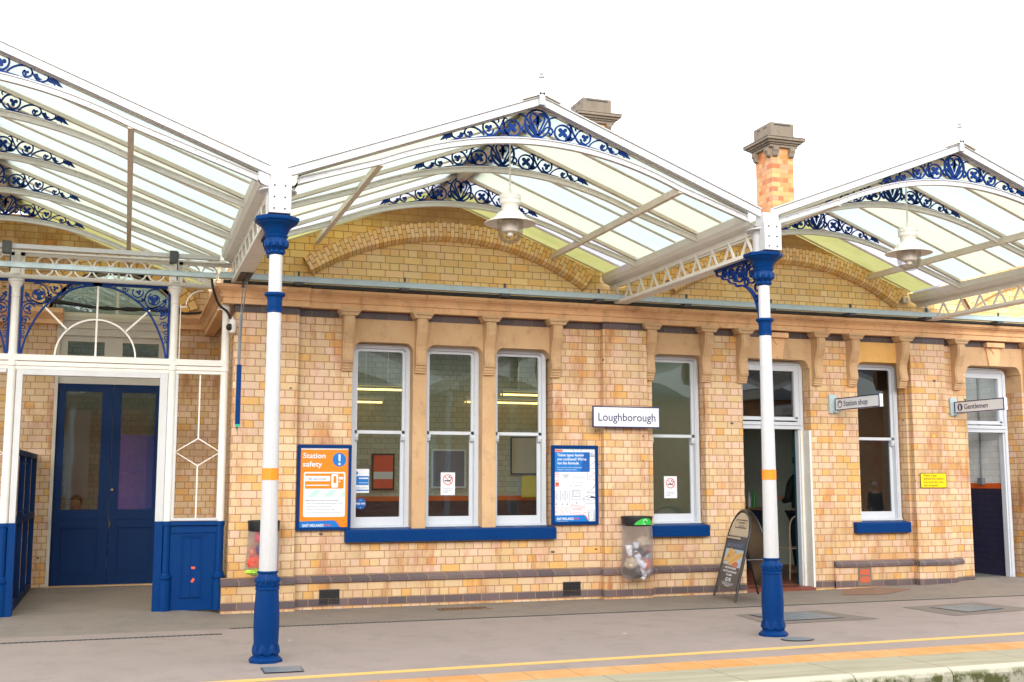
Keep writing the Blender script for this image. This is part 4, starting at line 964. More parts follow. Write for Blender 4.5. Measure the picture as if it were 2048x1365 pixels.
    s.ribbon(catmull([(.07, 3.05), (.10, 3.20), (.17, 3.34), (.27, 3.44), (.40, 3.50), (.52, 3.51)]), .018, fn, -.022, .022)
    s.ribbon(catmull([(.52, 3.51), (.58, 3.555), (.66, 3.57), (.72, 3.62), (.80, 3.63), (.86, 3.68), (.93, 3.69), (.95, 3.73)]), .014, fn, d0, d1)
    for (a, b, r) in ((.22, 3.60, .11), (.46, 3.63, .085), (.64, 3.665, .055), (.78, 3.69, .038)):
        s.ribbon(arc(a, b, r, 0, 360, 22, r*.95), .014, fn, d0, d1); s.ribbon(spiral(a, b, r*.72, r*.2, 30, 420, 22), .012, fn, d0, d1); s.prism(leafshape(a, b, r*.42, .5, 3), fn, d0, d1)
    for (a, b, r) in ((.12, 3.44, .045), (.13, 3.33, .03), (.33, 3.535, .04), (.35, 3.69, .035), (.10, 3.70, .03), (.56, 3.6, .03)):
        s.ribbon(arc(a, b, r, 0, 360, 16), .011, fn, d0, d1)
    s.ribbon([(.07, 3.05), (.07, 3.6)], .014, fn, d0, d1)
    s.build('scroll_bracket', 'blue_s', T)
    return T
column(1.17, 'white fluted iron column with blue base in front of the recycling sack and safety poster')
column(6.01, 'white fluted iron column with blue base in front of the shop doorway beside the pavement sign')

# ================================================================ PENDANT LAMPS
def lamp(cx, cy, ztop, lab):
    T = thing('pendant_lamp', (cx, cy, ztop), lab, 'lamp', 'white pendant lamps under the canopy')
    o = ztop-4.96
    t = MB(); t.tube([(cx, cy, 4.44+o), (cx, cy, 4.96+o)], .0095); t.lathe([(.018, 4.395+o), (.018, 4.44+o), (.012, 4.45+o)], (cx, cy), 12); t.build('rod', 'cream', T)
    t = MB(); t.lathe([(.02, 4.40+o), (.06, 4.398+o), (.106, 4.39+o), (.11, 4.38+o), (.11, 4.345+o), (.106, 4.34+o), (.106, 4.33+o), (.108, 4.325+o), (.106, 4.30+o), (.092, 4.285+o), (.088, 4.28+o), (.086, 4.225+o), (.094, 4.22+o), (.125, 4.205+o), (.145, 4.18+o), (.152, 4.165+o), (.17, 4.155+o), (.18, 4.14+o), (.25, 4.108+o), (.262, 4.10+o), (.262, 4.094+o), (.25, 4.10+o), (.13, 4.13+o), (.02, 4.135+o)], (cx, cy), 40); t.build('lamp_shade', 'cream', T)
    t = MB(); t.lathe([(.132, 4.135+o), (.134, 4.10+o), (.132, 4.06+o), (.128, 4.0+o), (.118, 3.96+o), (.095, 3.925+o), (.06, 3.902+o), (.02, 3.893+o), (.002, 3.892+o)], (cx, cy), 36, cap=False); t.build('globe', 'bulb', T)
    t = MB(); t.lathe([(.02, 4.13+o), (.085, 4.12+o), (.088, 4.03+o), (.08, 4.01+o), (.03, 4.0+o), (.03, 3.97+o), (.002, 3.95+o)], (cx, cy), 20); t.build('bulb_holder', 'cream', T)
    return T
lamp(3.59, -2.84, 4.93, 'white enamel lamp with clear globe hanging before the brick arch in the middle canopy bay')
lamp(8.43, -2.84, 4.94, 'white enamel lamp with clear globe hanging under the canopy bay at the right')

# ================================================================ PORCH SCREEN
Q = thing('porch_screen', (-.35, 0, .045), 'white cast iron porch screen with blue panelled base and blue scroll spandrels', 'screen')
PX = [-2.90, -1.21, .475, 1.055]
yS = 0.0
for i, px in enumerate(PX):
    t = MB(); z0 = .04
    t.lathe([(.052, 2.87), (.046, 2.9), (.044, 3.50), (.05, 3.505), (.05, 3.52), (.046, 3.53), (.048, 3.60), (.075, 3.65), (.078, 3.67), (.088, 3.675), (.088, 3.70), (.07, 3.705)], (px, yS), 20)
    t.lathe([(.046, 1.03), (.046, 2.73), (.056, 2.74), (.056, 2.77), (.05, 2.78), (.052, 2.83), (.058, 2.85), (.056, 2.87)], (px, yS), 20)
    p = t.build('post', 'cream', Q)
    t = MB(); t.lathe([(.07, z0), (.07, .36), (.06, .37), (.062, .39), (.075, .40), (.075, .42), (.06, .435), (.058, .46), (.046, .47), (.046, .98), (.056, .985), (.056, 1.03)], (px, yS-.01), 20); t.build('post_base', 'blue', p)
# horizontal rail with mouldings
t = MB()
for (a, b, d) in ((2.795, 2.865, .05), (2.74, 2.79, .035), (2.70, 2.738, .028)): t.box(-4, PX[3], yS-d, yS+d, a, b)
t.build('rail', 'cream', Q, bevel=.006)
# door opening frames beneath the rail
t = MB()
for a, b in ((-1.16, -1.095), (.345, .43)): t.box(a, b, -.03, .05, 1.03, 2.70)
t.box(-1.095, .345, -.03, .05, 2.64, 2.70)
t.box(.515, .545, -.03, .03, 1.05, 2.70); t.box(1.03, 1.06, -.03, .03, 1.05, 2.70); t.box(.515, 1.06, -.04, .03, 1.035, 1.065)
t.box(-4, -1.26, -.03, .03, 2.66, 2.70)
t.build('door_opening_frame', 'white', Q, bevel=.004)
t = MB(); t.box(.345, .43, -.05, .06, .04, 1.03); t.box(-1.16, -1.085, -.05, .06, .04, 1.03)
for a, b in ((.43, 1.09), (-4, -1.16)):
    t.box(a, b, -.02, .03, .04, 1.0); t.box(a, b, -.05, .03, .985, 1.03)
t.box(.52, 1.05, -.035, .0, .9, .96)
t.box(.64, .86, -.032, .0, .845, .865); t.box(.63, .87, -.04, 0, .865, .875); t.box(.64, .655, -.032, 0, .2, .85); t.box(.845, .86, -.03, 0, .2, .85); t.box(.63, .87, -.04, 0, .185, .2)
t.box(.746, .750, -.026, 0, .2, .84)
t.build('base_panel', 'blue', Q, bevel=.003)
t = MB(); t.prism(leafshape(.775, .51, .022, 0, 2), XZ, -.023, -.018); t.prism(leafshape(.775, .37, .024, 1, 2), XZ, -.023, -.018)
t.build('paint_chip', flat('orange_primer', (240, 90, 40), .6), Q)
# diamond tracery in the side light
t = MB(); sx = .785
t.box(sx-.008, sx+.008, -.006, .006, 2.0, 2.70); t.box(sx-.008, sx+.008, -.006, .006, 1.06, 1.62)
zc, hw, hh = 1.83, .25, .15
t.ribbon([(sx, 1.965), (sx-hw, 1.81), (sx, 1.655), (sx+hw, 1.81), (sx, 1.965)], .014, XZ, -.007, .007); t.box(sx-.008, sx+.008, -.006, .006, 1.965, 2.0); t.box(sx-.008, sx+.008, -.006, .006, 1.62, 1.655)
t.build('diamond_tracery', 'cream', Q)
t = MB(); t.ribbon([(-1.5, 1.93), (-1.25, 1.78), (-1.5, 1.65)], .014, XZ, -.007, .007); t.build('diamond_tracery', 'cream', Q)
# fan tracery above the rail
t = MB(); fx, fz, fr = -.36, 2.86, .425
t.ribbon(arc(fx, fz, fr, 0, 180, 26), .018, XZ, -.008, .008); t.box(fx-.01, fx+.01, -.01, .01, 2.86, 3.69)
for s_ in (-1, 1): t.ribbon([(fx+s_*fr*.72, fz+fr*.70), (fx+s_*.565, 3.42)], .02, XZ, -.008, .008)
t.build('fan_tracery', 'cream', Q)
# quarter curve bracket in the narrow bay
t = MB(); t.ribbon(arc(.785, 3.50, .185, 90, 180, 10, .175), .014, XZ, -.01, .01); t.box(.53, .61, -.01, .01, 3.47, 3.485); t.box(.535, .545, -.02, .02, 2.87, 3.5); t.box(1.02, 1.035, -.02, .02, 2.87, 3.47); t.box(.95, 1.04, -.01, .01, 3.46, 3.475)
t.build('corner_bracket', 'cream', Q)
# blue scroll spandrels
def spandrel(x0, sg):
    s = MB(); fn = lambda a, b, d: (x0+sg*a, d, b)
    d0, d1 = -.012, .012
    s.ribbon([(0, 3.69), (.84, 3.69)], .03, fn, -.02, .02); s.ribbon([(.012, 2.87), (.012, 3.69)], .024, fn, -.02, .02)
    s.ribbon(catmull([(.03, 2.87), (.055, 3.0), (.11, 3.16), (.20, 3.34), (.30, 3.46), (.44, 3.57), (.60, 3.645), (.74, 3.672), (.84, 3.677)]), .02, fn, -.018, .018)
    s.ribbon(spiral(.165, 3.55, .12, .115, 200, 470, 24), .015, fn, d0, d1); s.ribbon(spiral(.175, 3.545, .075, .045, 420, 60, 26), .013, fn, d0, d1)
    s.prism(leafshape(.185, 3.54, .055, .6, 3), fn, d0, d1); s.prism(leafshape(.06, 3.535, .028, 0, 3), fn, d0, d1)
    s.ribbon(catmull([(.02, 3.44), (.06, 3.46), (.13, 3.465), (.20, 3.44), (.26, 3.45)]), .013, fn, d0, d1)
    s.ribbon(catmull([(.06, 3.53), (.10, 3.49), (.16, 3.455), (.22, 3.44)]), .012, fn, d0, d1)
    s.ribbon(spiral(.365, 3.62, .065, .05, 160, 400, 18), .013, fn, d0, d1); s.prism(leafshape(.35, 3.62, .03, .2, 3), fn, d0, d1)
    s.ribbon(catmull([(.27, 3.57), (.31, 3.52), (.37, 3.53), (.44, 3.57)]), .012, fn, d0, d1); s.prism(leafshape(.30, 3.535, .024, 1, 3), fn, d0, d1)
    s.ribbon(spiral(.50, 3.65, .035, .02, 180, 420, 12), .01, fn, d0, d1); s.prism(leafshape(.50, 3.65, .016, 0, 3), fn, d0, d1)
    s.ribbon(spiral(.09, 3.375, .062, .05, 20, 300, 18), .013, fn, d0, d1); s.prism(leafshape(.085, 3.38, .034, 1, 3), fn, d0, d1)
    s.ribbon(spiral(.062, 3.25, .042, .03, 0, 280, 14), .012, fn, d0, d1); s.prism(leafshape(.06, 3.25, .02, 1, 3), fn, d0, d1)
    for k, z in enumerate((3.17, 3.11, 3.06)): s.ribbon(arc(.038, z, .02-.004*k, 0, 360, 10), .009, fn, d0, d1)
    s.ribbon(catmull([(.59, 3.68), (.62, 3.655), (.66, 3.668), (.70, 3.68)]), .01, fn, d0, d1)
    s.build('scroll_spandrel', 'blue_s', Q)
spandrel(PX[1]+.05, 1); spandrel(PX[2]-.05, -1); spandrel(PX[1]-.05, -1)
# pierced lattice beam of rings
t = MB()
t.box(-4, 1.12, -.03, .03, 3.705, 3.755); t.box(-4, 1.12, -.05, .05, 3.71, 3.725)
t.box(-4, 1.12, -.012, .012, 3.965, 4.0); t.box(-4, 1.12, -.04, .04, 4.0, 4.02)
zc = 3.862
x = -3.9
while x < 1.1:
    if not any(abs(x-p) < .1 for p in PX):
        t.ribbon(arc(x, zc, .092, 0, 360, 22, .108), .018, XZ, -.011, .011)
    x += .198
for p in PX[:3]: t.box(p-.03, p+.03, -.045, .03, 3.755, 4.02); t.box(p-.075, p+.075, -.012, .012, 3.755, 4.0)
t.build('lattice_beam', 'cream', Q)
# side partition running back from the left post
t = MB()
for y in (.12, 1.1, 2.0, 2.95): t.box(-1.17, -1.11, y-.03, y+.03, .05, 1.80)
t.box(-1.17, -1.11, .1, 2.98, .05, .14); t.box(-1.175, -1.105, .1, 2.98, 1.0, 1.07); t.box(-1.175, -1.105, .1, 2.98, 1.77, 1.83)
for z in (1.68, 1.15): t.tube([(-1.10, .3, z), (-1.07, .3, z), (-1.07, .75, z), (-1.10, .75, z)], .01)
t.build('side_partition', 'navy', Q, bevel=.004)
t = MB(); t.add([(-1.14, .1, .1), (-1.14, 2.98, .1), (-1.14, 2.98, 1.8), (-1.14, .1, 1.8)], [(0,1,2,3)]); t.build('partition_glass', 'glass_s', Q)
t = MB(); t.box(-1.75, -1.32, .25, .28, 1.25, 1.92); o = t.build('information_poster', 'purple'); tag(o, 'purple poster board just inside the porch at the left edge', 'poster')

# ================================================================ SERVICES ALONG THE FACADE
def tray(x0, x1, y, z, lab, name='cable_tray'):
    T = thing(name, ((x0+x1)/2, y, z), lab, 'cable tray', 'grey cable trays along the facade')
    t = MB(); t.box(x0, x1, y-.05, y-.044, z, z+.06); t.box(x0, x1, y-.044, y+.05, z, z+.006); t.box(x0, x1, y+.044, y+.05, z+.006, z+.06); t.box(x0, x1, y-.056, y-.035, z+.06, z+.066)
    t.build('trunking', 'galv', T)
    k = x0+.9
    while k < x1:
        t = MB(); t.box(k-.03, k+.03, y+.05, -.0, z-.02, z+.01); t.box(k-.012, k+.012, y-.02, y, z+.06, z+.13); t.box(k-.05, k+.05, y-.055, y+.1, z-.03, z); t.build('tray_bracket', 'lead', T); k += 1.27
    return T
tray(.94, 6.0, -.30, 3.785, 'long pale grey cable tray fixed above the cornice from the porch to the middle girder')
tray(6.0, 20, -.30, 3.785, 'long pale grey cable tray fixed above the cornice right of the middle girder')
T = thing('cable_tray', (-1.5, -.38, 3.77), 'pale grey cable tray crossing in front of the pierced porch beam', 'cable tray', 'grey cable trays along the facade')
t = MB(); t.box(-5, .9, -.43, -.424, 3.765, 3.815); t.box(-5, .9, -.424, -.34, 3.765, 3.771); t.box(-5, .9, -.436, -.41, 3.815, 3.82); t.build('trunking', 'galv', T)
T = thing('light_trunking', (-1.5, -.3, 4.0), 'white boxed trunking above the pierced porch beam', 'trunking')
t = MB(); t.box(-5, .93, -.34, -.27, 3.985, 4.035); t.build('trunking', 'white', T, bevel=.004)
for x in (-1.30, .43):
    t = MB(); t.box(x-.04, x+.04, -.36, -.25, 3.93, 4.06); t.box(x+.04, x+.055, -.37, -.35, 3.72, 4.05); t.build('hanger', 'lead', T)
t = MB(); t.box(1.0, 20, -.165, -.09, 3.761, 3.795); o = t.build('cable_conduit', 'lead'); tag(o, 'dark grey conduit lying along the top of the cornice behind the cable tray', 'conduit')
# cables
t = MB(); t.tube(catmull([(.86, -.28, 3.78), (.88, -.27, 3.66), (.95, -.2, 3.5), (1.05, -.17, 3.42), (1.085, -.17, 3.34)]), .014); o = t.build('hose_cable', 'black'); tag(o, 'thick black cable drooping from the tray down to the white dome camera', 'cable')
t = MB()
for k in range(4):
    r = random.Random(k); pts = [(-1.1, 2.75, 3.86+.02*k)]+[(-.9+i*.3, 2.78+.02*r.random(), 3.80+.05*r.random()) for i in range(1, 5)]+[(.75, 2.8, 3.80), (1.15, 2.8, 3.86)]
    t.tube(catmull(pts), .016)
o = t.build('cable_bundle', 'black'); tag(o, 'bundle of black cables sagging above the porch doors', 'cables')
# security camera
T = thing('security_camera', (1.09, -.13, 3.25), 'white dome camera on the brick corner beside the porch', 'camera')
t = MB(); t.lathe([(.01, 3.17), (.034, 3.18), (.042, 3.22), (.042, 3.29), (.034, 3.33), (.012, 3.34), (.01, 3.36)], (1.115, -.17), 20); t.build('housing', 'cream', T)
t = MB(); t.tube([(1.085, -.19, 3.24), (1.06, -.2, 3.24), (1.045, -.205, 3.24)], [.042, .038, .018], 16); t.build('lens_dome', 'blackmetal', T)
# suspended rod with blue end
T = thing('suspended_rod', (1.19, -.6, 3.76), 'grey rods with blue strip and green tip hanging from the girder by the porch', 'hanging rod')
t = MB(); t.box(1.12, 1.26, -.95, -.35, 3.748, 3.754)
for y, x in ((-.49, 1.192), (-.9, 1.198)): t.tube([(x, y, 3.75), (x, y, 3.66)], .012, 6); t.box(x-.022, x+.022, y-.01, y+.01, 3.69, 3.70); t.box(x-.022, x+.022, y-.01, y+.01, 3.66, 3.67)
t.build('hanger', 'iron', T)
t = MB(); t.tube([(1.192, -.49, 3.66), (1.165, -.55, 3.3), (1.16, -.6, 2.8)], .006, 6); t.tube([(1.198, -.9, 3.66), (1.17, -.7, 3.3), (1.16, -.6, 2.8)], .006, 6)
t.tube([(1.165, -.55, 3.32), (1.158, -.6, 2.75)], .015, 6); t.tube([(1.168, -.68, 3.32), (1.162, -.6, 2.75)], .013, 6); t.box(1.148, 1.156, -.64, -.6, 2.1, 2.78); t.build('rods', 'steel', T)
t = MB(); t.box(1.135, 1.187, -.645, -.615, 2.105, 2.765); t.build('blue_strip', 'blue', T)
t = MB(); t.box(1.135, 1.187, -.646, -.614, 2.075, 2.104); t.build('green_tip', flat('green_tape', (20, 170, 130), .5), T)
t = MB(); t.add([(1.15,-.62,2.08),(1.17,-.62,2.08),(1.152,-.62,2.02),(1.15,-.60,2.08)], [(0,1,2),(0,2,3),(1,3,2)]); t.build('hook', 'iron', T)
# small white junction box at the right arch end
T = thing('junction_box', (10.56, -.05, 4.05), 'small cream junction box at the right end of the second arch', 'junction box')
t = MB(); t.box(10.53, 10.62, -.06, .03, 4.03, 4.11); t.build('box', 'cream', T, bevel=.006)
t = MB(); t.box(10.56, 10.59, -.062, -.06, 4.06, 4.085); t.build('sticker', 'yline', T)

# ================================================================ POSTERS AND SIGNS
EX, EZ, EY = (1, 0, 0), (0, 0, 1), (0, 1, 0)
for nm, c in dict(p_orange=(236,128,6), p_blue=(0,112,190), p_dblue=(10,84,160), p_white=(222,225,230), p_red=(232,84,60), p_green=(186,214,206), p_grey=(110,120,140), p_navy=(36,32,92), p_yel=(236,204,10), p_black=(30,30,34), p_pink=(226,60,90), p_lg=(222,222,224), p_beige=(196,176,146), p_brown=(70,62,54), p_bread=(204,150,66), p_bread2=(226,178,98), p_ham=(196,110,84), p_greenb=(40,176,60), p_lime=(160,204,40), p_sky=(176,196,210)).items():
    M[nm] = flat(nm[2:]+'_print', c, .35)
def fit(s, width, size, org, u, v, mat, parent, bold=0, ext=.0004):
    o = text(s, size, org, u, v, mat, parent, ext=ext, bold=bold)
    U = Vector(u); xs_ = [(Vector(p.co)).dot(U) for p in o.data.vertices]
    if not xs_: return o
    a, b = min(xs_), max(xs_); k = width/(b-a); a0 = (Vector(org)-wo(parent)).dot(U)
    for p in o.data.vertices:
        d = Vector(p.co).dot(U); p.co = Vector(p.co)+U*((d-a)*k+a0-d)
    return o
def framebox(x0, x1, z0, z1, y, t, parent, d=.03, name='frame', mat='blue'):
    m = MB(); m.box(x0, x1, y, y+d, z1-t, z1); m.box(x0, x1, y, y+d, z0, z0+t); m.box(x0, x0+t, y, y+d, z0+t, z1-t); m.box(x1-t, x1, y, y+d, z0+t, z1-t); m.box(x0+.005, x1-.005, y+d*.6, y+d+.02, z0+.005, z1-.005)
    return m.build(name, mat, parent, bevel=.003)
def mapper(x0, z1, ox, oz, W, Hh, wz, hz, shear):
    def f(zx, zy): return (x0+((zx+(zy-oz)*shear/hz)-ox)/wz*W, z1-(zy-oz)/hz*Hh)
    return f
def poly(pts, y, mat, parent, name='print', d=.0006):
    m = MB(); m.xz(pts, y, y+d); return m.build(name, mat, parent)
def rrect(a, b, c, d, r, n=5):
    return [(b-r+r*cos(t), d-r+r*sin(t)) for t in [k*pi/2/n for k in range(n+1)]]+[(a+r-r*sin(t), d-r+r*cos(t)) for t in [k*pi/2/n for k in range(n+1)]]+[(a+r-r*cos(t), c+r-r*sin(t)) for t in [k*pi/2/n for k in range(n+1)]]+[(b-r+r*sin(t), c+r-r*cos(t)) for t in [k*pi/2/n for k in range(n+1)]]
# --- Station safety poster
PA = thing('safety_poster', (2.23, -.05, .906), 'orange station safety poster in a blue frame left of the triple window', 'poster')
framebox(1.913, 2.55, .906, 1.905, -.055, .036, PA)
f = mapper(1.913, 1.905, 100, 122, .637, .999, 750, 1182, 24)
Y = -.040
def P1(pts, mat, k, nm='print'): return poly([f(*p) for p in pts], Y-.001*k, mat, PA, nm)
P1([(145,165),(806,165),(786,1265),(118,1265)], 'p_orange', 0, 'sheet'); P1([(147,170),(804,172),(804,188),(147,190)], 'p_white', 1)
P1([(677+95*cos(t), 328-97*sin(t)) for t in [k*pi/16 for k in range(32)]], 'p_blue', 1)
P1([(663,255),(693,255),(690,350),(667,350)], 'p_white', 2); P1([(677+17*cos(t), 388-17*sin(t)) for t in [k*pi/8 for k in range(16)]], 'p_white', 2)
a, b = f(172, 308); fit('Station', .265, .088, (a, Y-.002, b), EX, EZ, 'p_white', PA, .0012)
a, b = f(168, 425); fit('safety', .228, .088, (a, Y-.002, b), EX, EZ, 'p_white', PA, .0012)
def RR(x0_, x1_, y0_, y1_, r, mat, k):
    a, b = f(x0_, y1_); c, d = f(x1_, y0_); poly(rrect(a, c, b, d, r), Y-.001*k, mat, PA)
RR(172, 762, 500, 1120, .022, 'p_white', 1); RR(198, 738, 520, 730, .012, 'p_orange', 2); RR(190, 548, 555, 628, .014, 'p_white', 3)
RR(215, 535, 676, 690, .004, 'p_white', 3); RR(562, 660, 530, 716, .014, 'p_white', 3); RR(592, 634, 555, 655, .012, 'p_orange', 4); RR(672, 726, 568, 602, .003, 'p_white', 3); RR(672, 688, 622, 640, .003, 'p_white', 3)
for k in range(3):
    o_ = 215*k+230; P1([(o_,845),(o_+100,748),(min(o_+205,758),748),(min(o_+110,758),845)], 'p_green', 2)
a, b = f(240, 612); fit('40 seconds', .215, .045, (a, Y-.004, b), EX, EZ, 'p_grey', PA)
a, b = f(203, 900); fit('Please help us use your train on time -', .40, .02, (a, Y-.003, b), EX, EZ, 'p_navy', PA)
for i, s_ in enumerate(('Check your doors: the screens, posters or staff', 'Get off doors to board the train', 'Please do not hold the door open', 'Doors close about 40 seconds before departure')):
    a, b = f(222, 940+i*42); fit(s_, (.43, .29, .33, .42)[i], .017, (a, Y-.003, b), EX, EZ, 'p_grey', PA)
P1([(118,1178)]+[(580,1166),(610,1172),(635,1190),(660,1225),(690,1265),(118,1265)], 'p_blue', 1)
P1([(585,1162),(615,1166),(640,1184),(668,1222),(695,1262),(685,1264),(658,1226),(632,1192),(608,1174)], 'p_red', 2)
a, b = f(165, 1252); fit('EAST MIDLANDS', .245, .042, (a, Y-.003, b), EX, EZ, 'p_white', PA, .0012); a, b = f(455, 1248); fit('TRAINS', .082, .036, (a, Y-.003, b), EX, EZ, 'p_red', PA)
# --- Ticket types poster
PB = thing('ticket_poster', (5.41, -.05, .929), 'white and blue ticket types poster in a blue frame right of the triple window', 'poster')
framebox(5.094, 5.731, .929, 1.928, -.055, .042, PB)
f = mapper(5.094, 1.928, 82, 145, .637, .999, 693, 1153, -10)
def P2(pts, mat, k): return poly([f(*p) for p in pts], Y-.001*k, mat, PB)
P2([(135,188),(738,188),(745,1255),(140,1255)], 'p_white', 0)
P2([(135,210),(250,212),(250,238),(135,238)], 'p_red', 1); P2([(135,243),(655,243),(655,520),(645,532),(135,532)], 'p_blue', 1); P2([(560,243),(655,243),(655,520),(645,532),(520,532)], 'p_dblue', 1.5)
for s_, zy, w_ in (('Ticket types leaving', 305, .365), ("you confused? We've", 364, .40), ('got the formula', 422, .295)):
    a, b = f(168, zy); fit(s_, w_, .048, (a, Y-.003, b), EX, EZ, 'p_white', PB, .001)
for s_, zy, w_ in (('Get to be savvy with our handy guide', 474, .34), ('available in stations & online', 507, .265)):
    a, b = f(168, zy); fit(s_, w_, .02, (a, Y-.003, b), EX, EZ, 'p_white', PB)
def line(pts, mat='p_navy', w_=.004, k=1):
    m = MB(); m.ribbon([f(*p) for p in pts], w_, XZ, Y-.001*k, Y-.001*k+.0006); return m.build('drawing', mat, PB)
for (x_, y_, s_, w_) in ((240,590,'CARRIER',.095),(262,618,'CHART',.06),(410,622,'x³+y²=9',.135),(405,690,'y=½-(x)',.13),(355,742,'x=-½(ax·y)²',.17)):
    a, b = f(x_, y_); fit(s_, w_, .028, (a, Y-.002, b), EX, EZ, 'p_grey', PB)
for q in ((138,182),(220,275),(292,352)):
    line([(q[0],812),(q[1],812),(q[1],948),(q[0],948),(q[0],812)]); c_ = sum(q)/2; line([(c_-4,838),(c_+6,870),(c_-6,895),(c_+4,925)])
    line([(c_,965),(c_,1012)]); line([(c_-14,995),(c_,1015),(c_+14,995)])
    for yy in (1072, 1150) if q[0] < 290 else (1072,): line([(c_+28*cos(t), yy-32*sin(t)) for t in [k*pi/8 for k in range(17)]], 'p_red'); line([(c_,yy-15),(c_-5,yy+15)], 'p_red')
line([(398,795),(512,795),(512,895),(398,895),(398,795)]); line([(410,808),(500,808),(500,885),(410,885),(410,808)]); line([(400,895),(370,928),(545,928),(515,895)]); line([(440,865),(455,840),(462,850),(480,820)])
line([(460,945),(460,995)]); line([(446,978),(460,998),(474,978)])
line([(385,1005),(578,1035),(562,1155),(368,1135),(385,1005)], 'p_red', .005); line([(380,1025),(575,1055)], 'p_red'); line([(372,1110),(566,1132)], 'p_red')
a, b = f(398, 1090); fit('TICKET', .135, .042, (a, Y-.002, b), EX, (.0, 0, 1), 'p_red', PB)
for q in (((372,985),(358,968)),((395,985),(388,965)),((575,1010),(590,992)),((590,1030),(606,1020))): line(q, 'p_red')
line([(652+88*cos(t), 912-32*sin(t)) for t in [k*pi/12 for k in range(25)] if 652+88*cos(t) < 742]); line([(562,915),(565,955),(600,985),(660,996),(735,985)]); P2([(650,910),(680,884),(738,900),(738,915)], 'p_navy', 1); line([(650,912),(600,885)]); line([(650,912),(620,940)])
line([(618,535),(622,645),(733,648)], 'p_red', .005); line([(640,610),(670,600),(700,570),(735,535)], 'p_red', .005)
line([(612,700),(615,832),(733,832)]); line([(620,832),(680,790),(715,755),(735,715)]); P2([(706,750),(720,750),(720,765),(706,765)], 'p_navy', 1)
for q in ((662,262,300),(684,245,300),(706,275,300)): line([(q[0],q[2]),(q[0],q[1]),(q[0]+16,q[1]),(q[0]+16,q[2]),(q[0],q[2])])
line([(655,305),(735,305)]); line([(660,440),(700,400),(735,375)]); line([(660,480),(735,480)])
line([(395,205),(425,240)]); line([(475,205),(475,240)]); line([(540,208),(510,238)])
for yy in (545, 595, 680): line([(140,yy),(195,yy),(195,yy+62 if yy > 590 else yy+25),(140,yy+62 if yy > 590 else yy+25)], 'p_red', .006)
P2([(145,688),(192,688),(192,735),(145,735)], 'p_red', 1)
P2([(140,1160),(560,1158),(590,1168),(615,1195),(640,1250),(140,1253)], 'p_blue', 2); P2([(560,1155),(590,1160),(612,1185),(632,1225),(622,1228),(600,1192),(580,1168)], 'p_red', 3)
line([(628,1090),(722,1082),(728,1245),(640,1252),(628,1090)], k=3); line([(640,1118),(712,1112),(716,1228),(646,1232),(640,1118)], k=3); line([(600,1130),(570,1120)], k=3); line([(655,1155),(680,1165),(690,1150)], k=3)
a, b = f(168, 1226); fit('EAST MIDLANDS', .225, .042, (a, Y-.003, b), EX, EZ, 'p_white', PB, .0012); a, b = f(415, 1222); fit('TRAINS', .075, .034, (a, Y-.003, b), EX, EZ, 'p_pink', PB)
a, b = f(170, 1252); fit('A better railway for you', .15, .016, (a, Y-.003, b), EX, EZ, 'p_white', PB)
# --- station name sign
LG = thing('name_sign', (6.06, -.2, 2.154), 'white station name sign reading Loughborough with dark blue border', 'sign')
m = MB(); m.box(5.59, 6.53, -.22, -.195, 2.154, 2.426); m.build('border', 'p_navy', LG, bevel=.003)
m = MB(); m.box(5.605, 6.515, -.223, -.219, 2.169, 2.411); m.build('panel', 'p_white', LG)
fit('Loughborough', .80, .148, (5.665, -.2245, 2.238), EX, EZ, 'p_navy', LG, .0006)
m = MB()
for x_ in (5.8, 6.35): m.box(x_-.02, x_+.02, -.2, -.10, 2.18, 2.4)
m.build('bracket', 'galv', LG)
# --- projecting signs
def hang(X, y0, label, word, w_, icon):
    T = thing('projecting_sign', (X, -.02, 2.45), label, 'sign', 'projecting direction signs on the facade')
    m = MB(); m.box(X-.0, X+.055, y0-.98, y0, 2.445, 2.612); m.build('sign_box', 'p_white', T, bevel=.003)
    m = MB(); xf = X-.004
    for a, b, c, d in ((y0-.98, y0, 2.600, 2.612), (y0-.98, y0, 2.445, 2.457), (y0-.98, y0-.965, 2.457, 2.6), (y0-.015, y0, 2.457, 2.6)): m.box(xf, xf+.006, a, b, c, d)
    m.build('border', 'p_navy', T)
    m = MB(); m.box(X-.06, X+.06, -.03, -.004, 2.41, 2.67); m.box(X-.01, X+.04, y0-.04, -.03, 2.42, 2.445); m.build('mounting_plate', 'galv', T)
    cy_, cz_ = y0-.115, 2.528; fn = lambda a, b, d: (X+d, cy_-a, cz_+b)
    m = MB()
    if icon:
        m.prism([(.05*cos(t), .052*sin(t)) for t in [k*pi/12 for k in range(24)]], fn, -.003, 0); m.build('icon', 'p_navy', T)
        m = MB(); m.prism([(.010*cos(t), .028+.009*sin(t)) for t in [k*pi/6 for k in range(12)]], fn, -.005, -.003); m.prism([(-.018,.016),(.018,.016),(.014,-.012),(.008,-.04),(-.008,-.04),(-.014,-.012)], fn, -.005, -.003); m.build('figure', 'p_white', T)
    else:
        m.ribbon(arc(0, 0, .046, 0, 360, 24), .010, fn, -.003, 0); m.ribbon([(-.04, .012), (0, .034), (.04, .012)], .008, fn, -.003, 0); m.build('icon', 'p_navy', T)
    fit(word, w_, .105, (X-.002, y0-.20, 2.495), (0, -1, 0), EZ, 'p_navy', T, .0006)
hang(9.30, -.07, 'white Station shop sign projecting from the brick wall beside the shop doorway', 'Station shop', .53, 0)
hang(11.35, -.04, 'white Gentlemen sign projecting from the brick wall at the right door', 'Gentlemen', .47, 1)
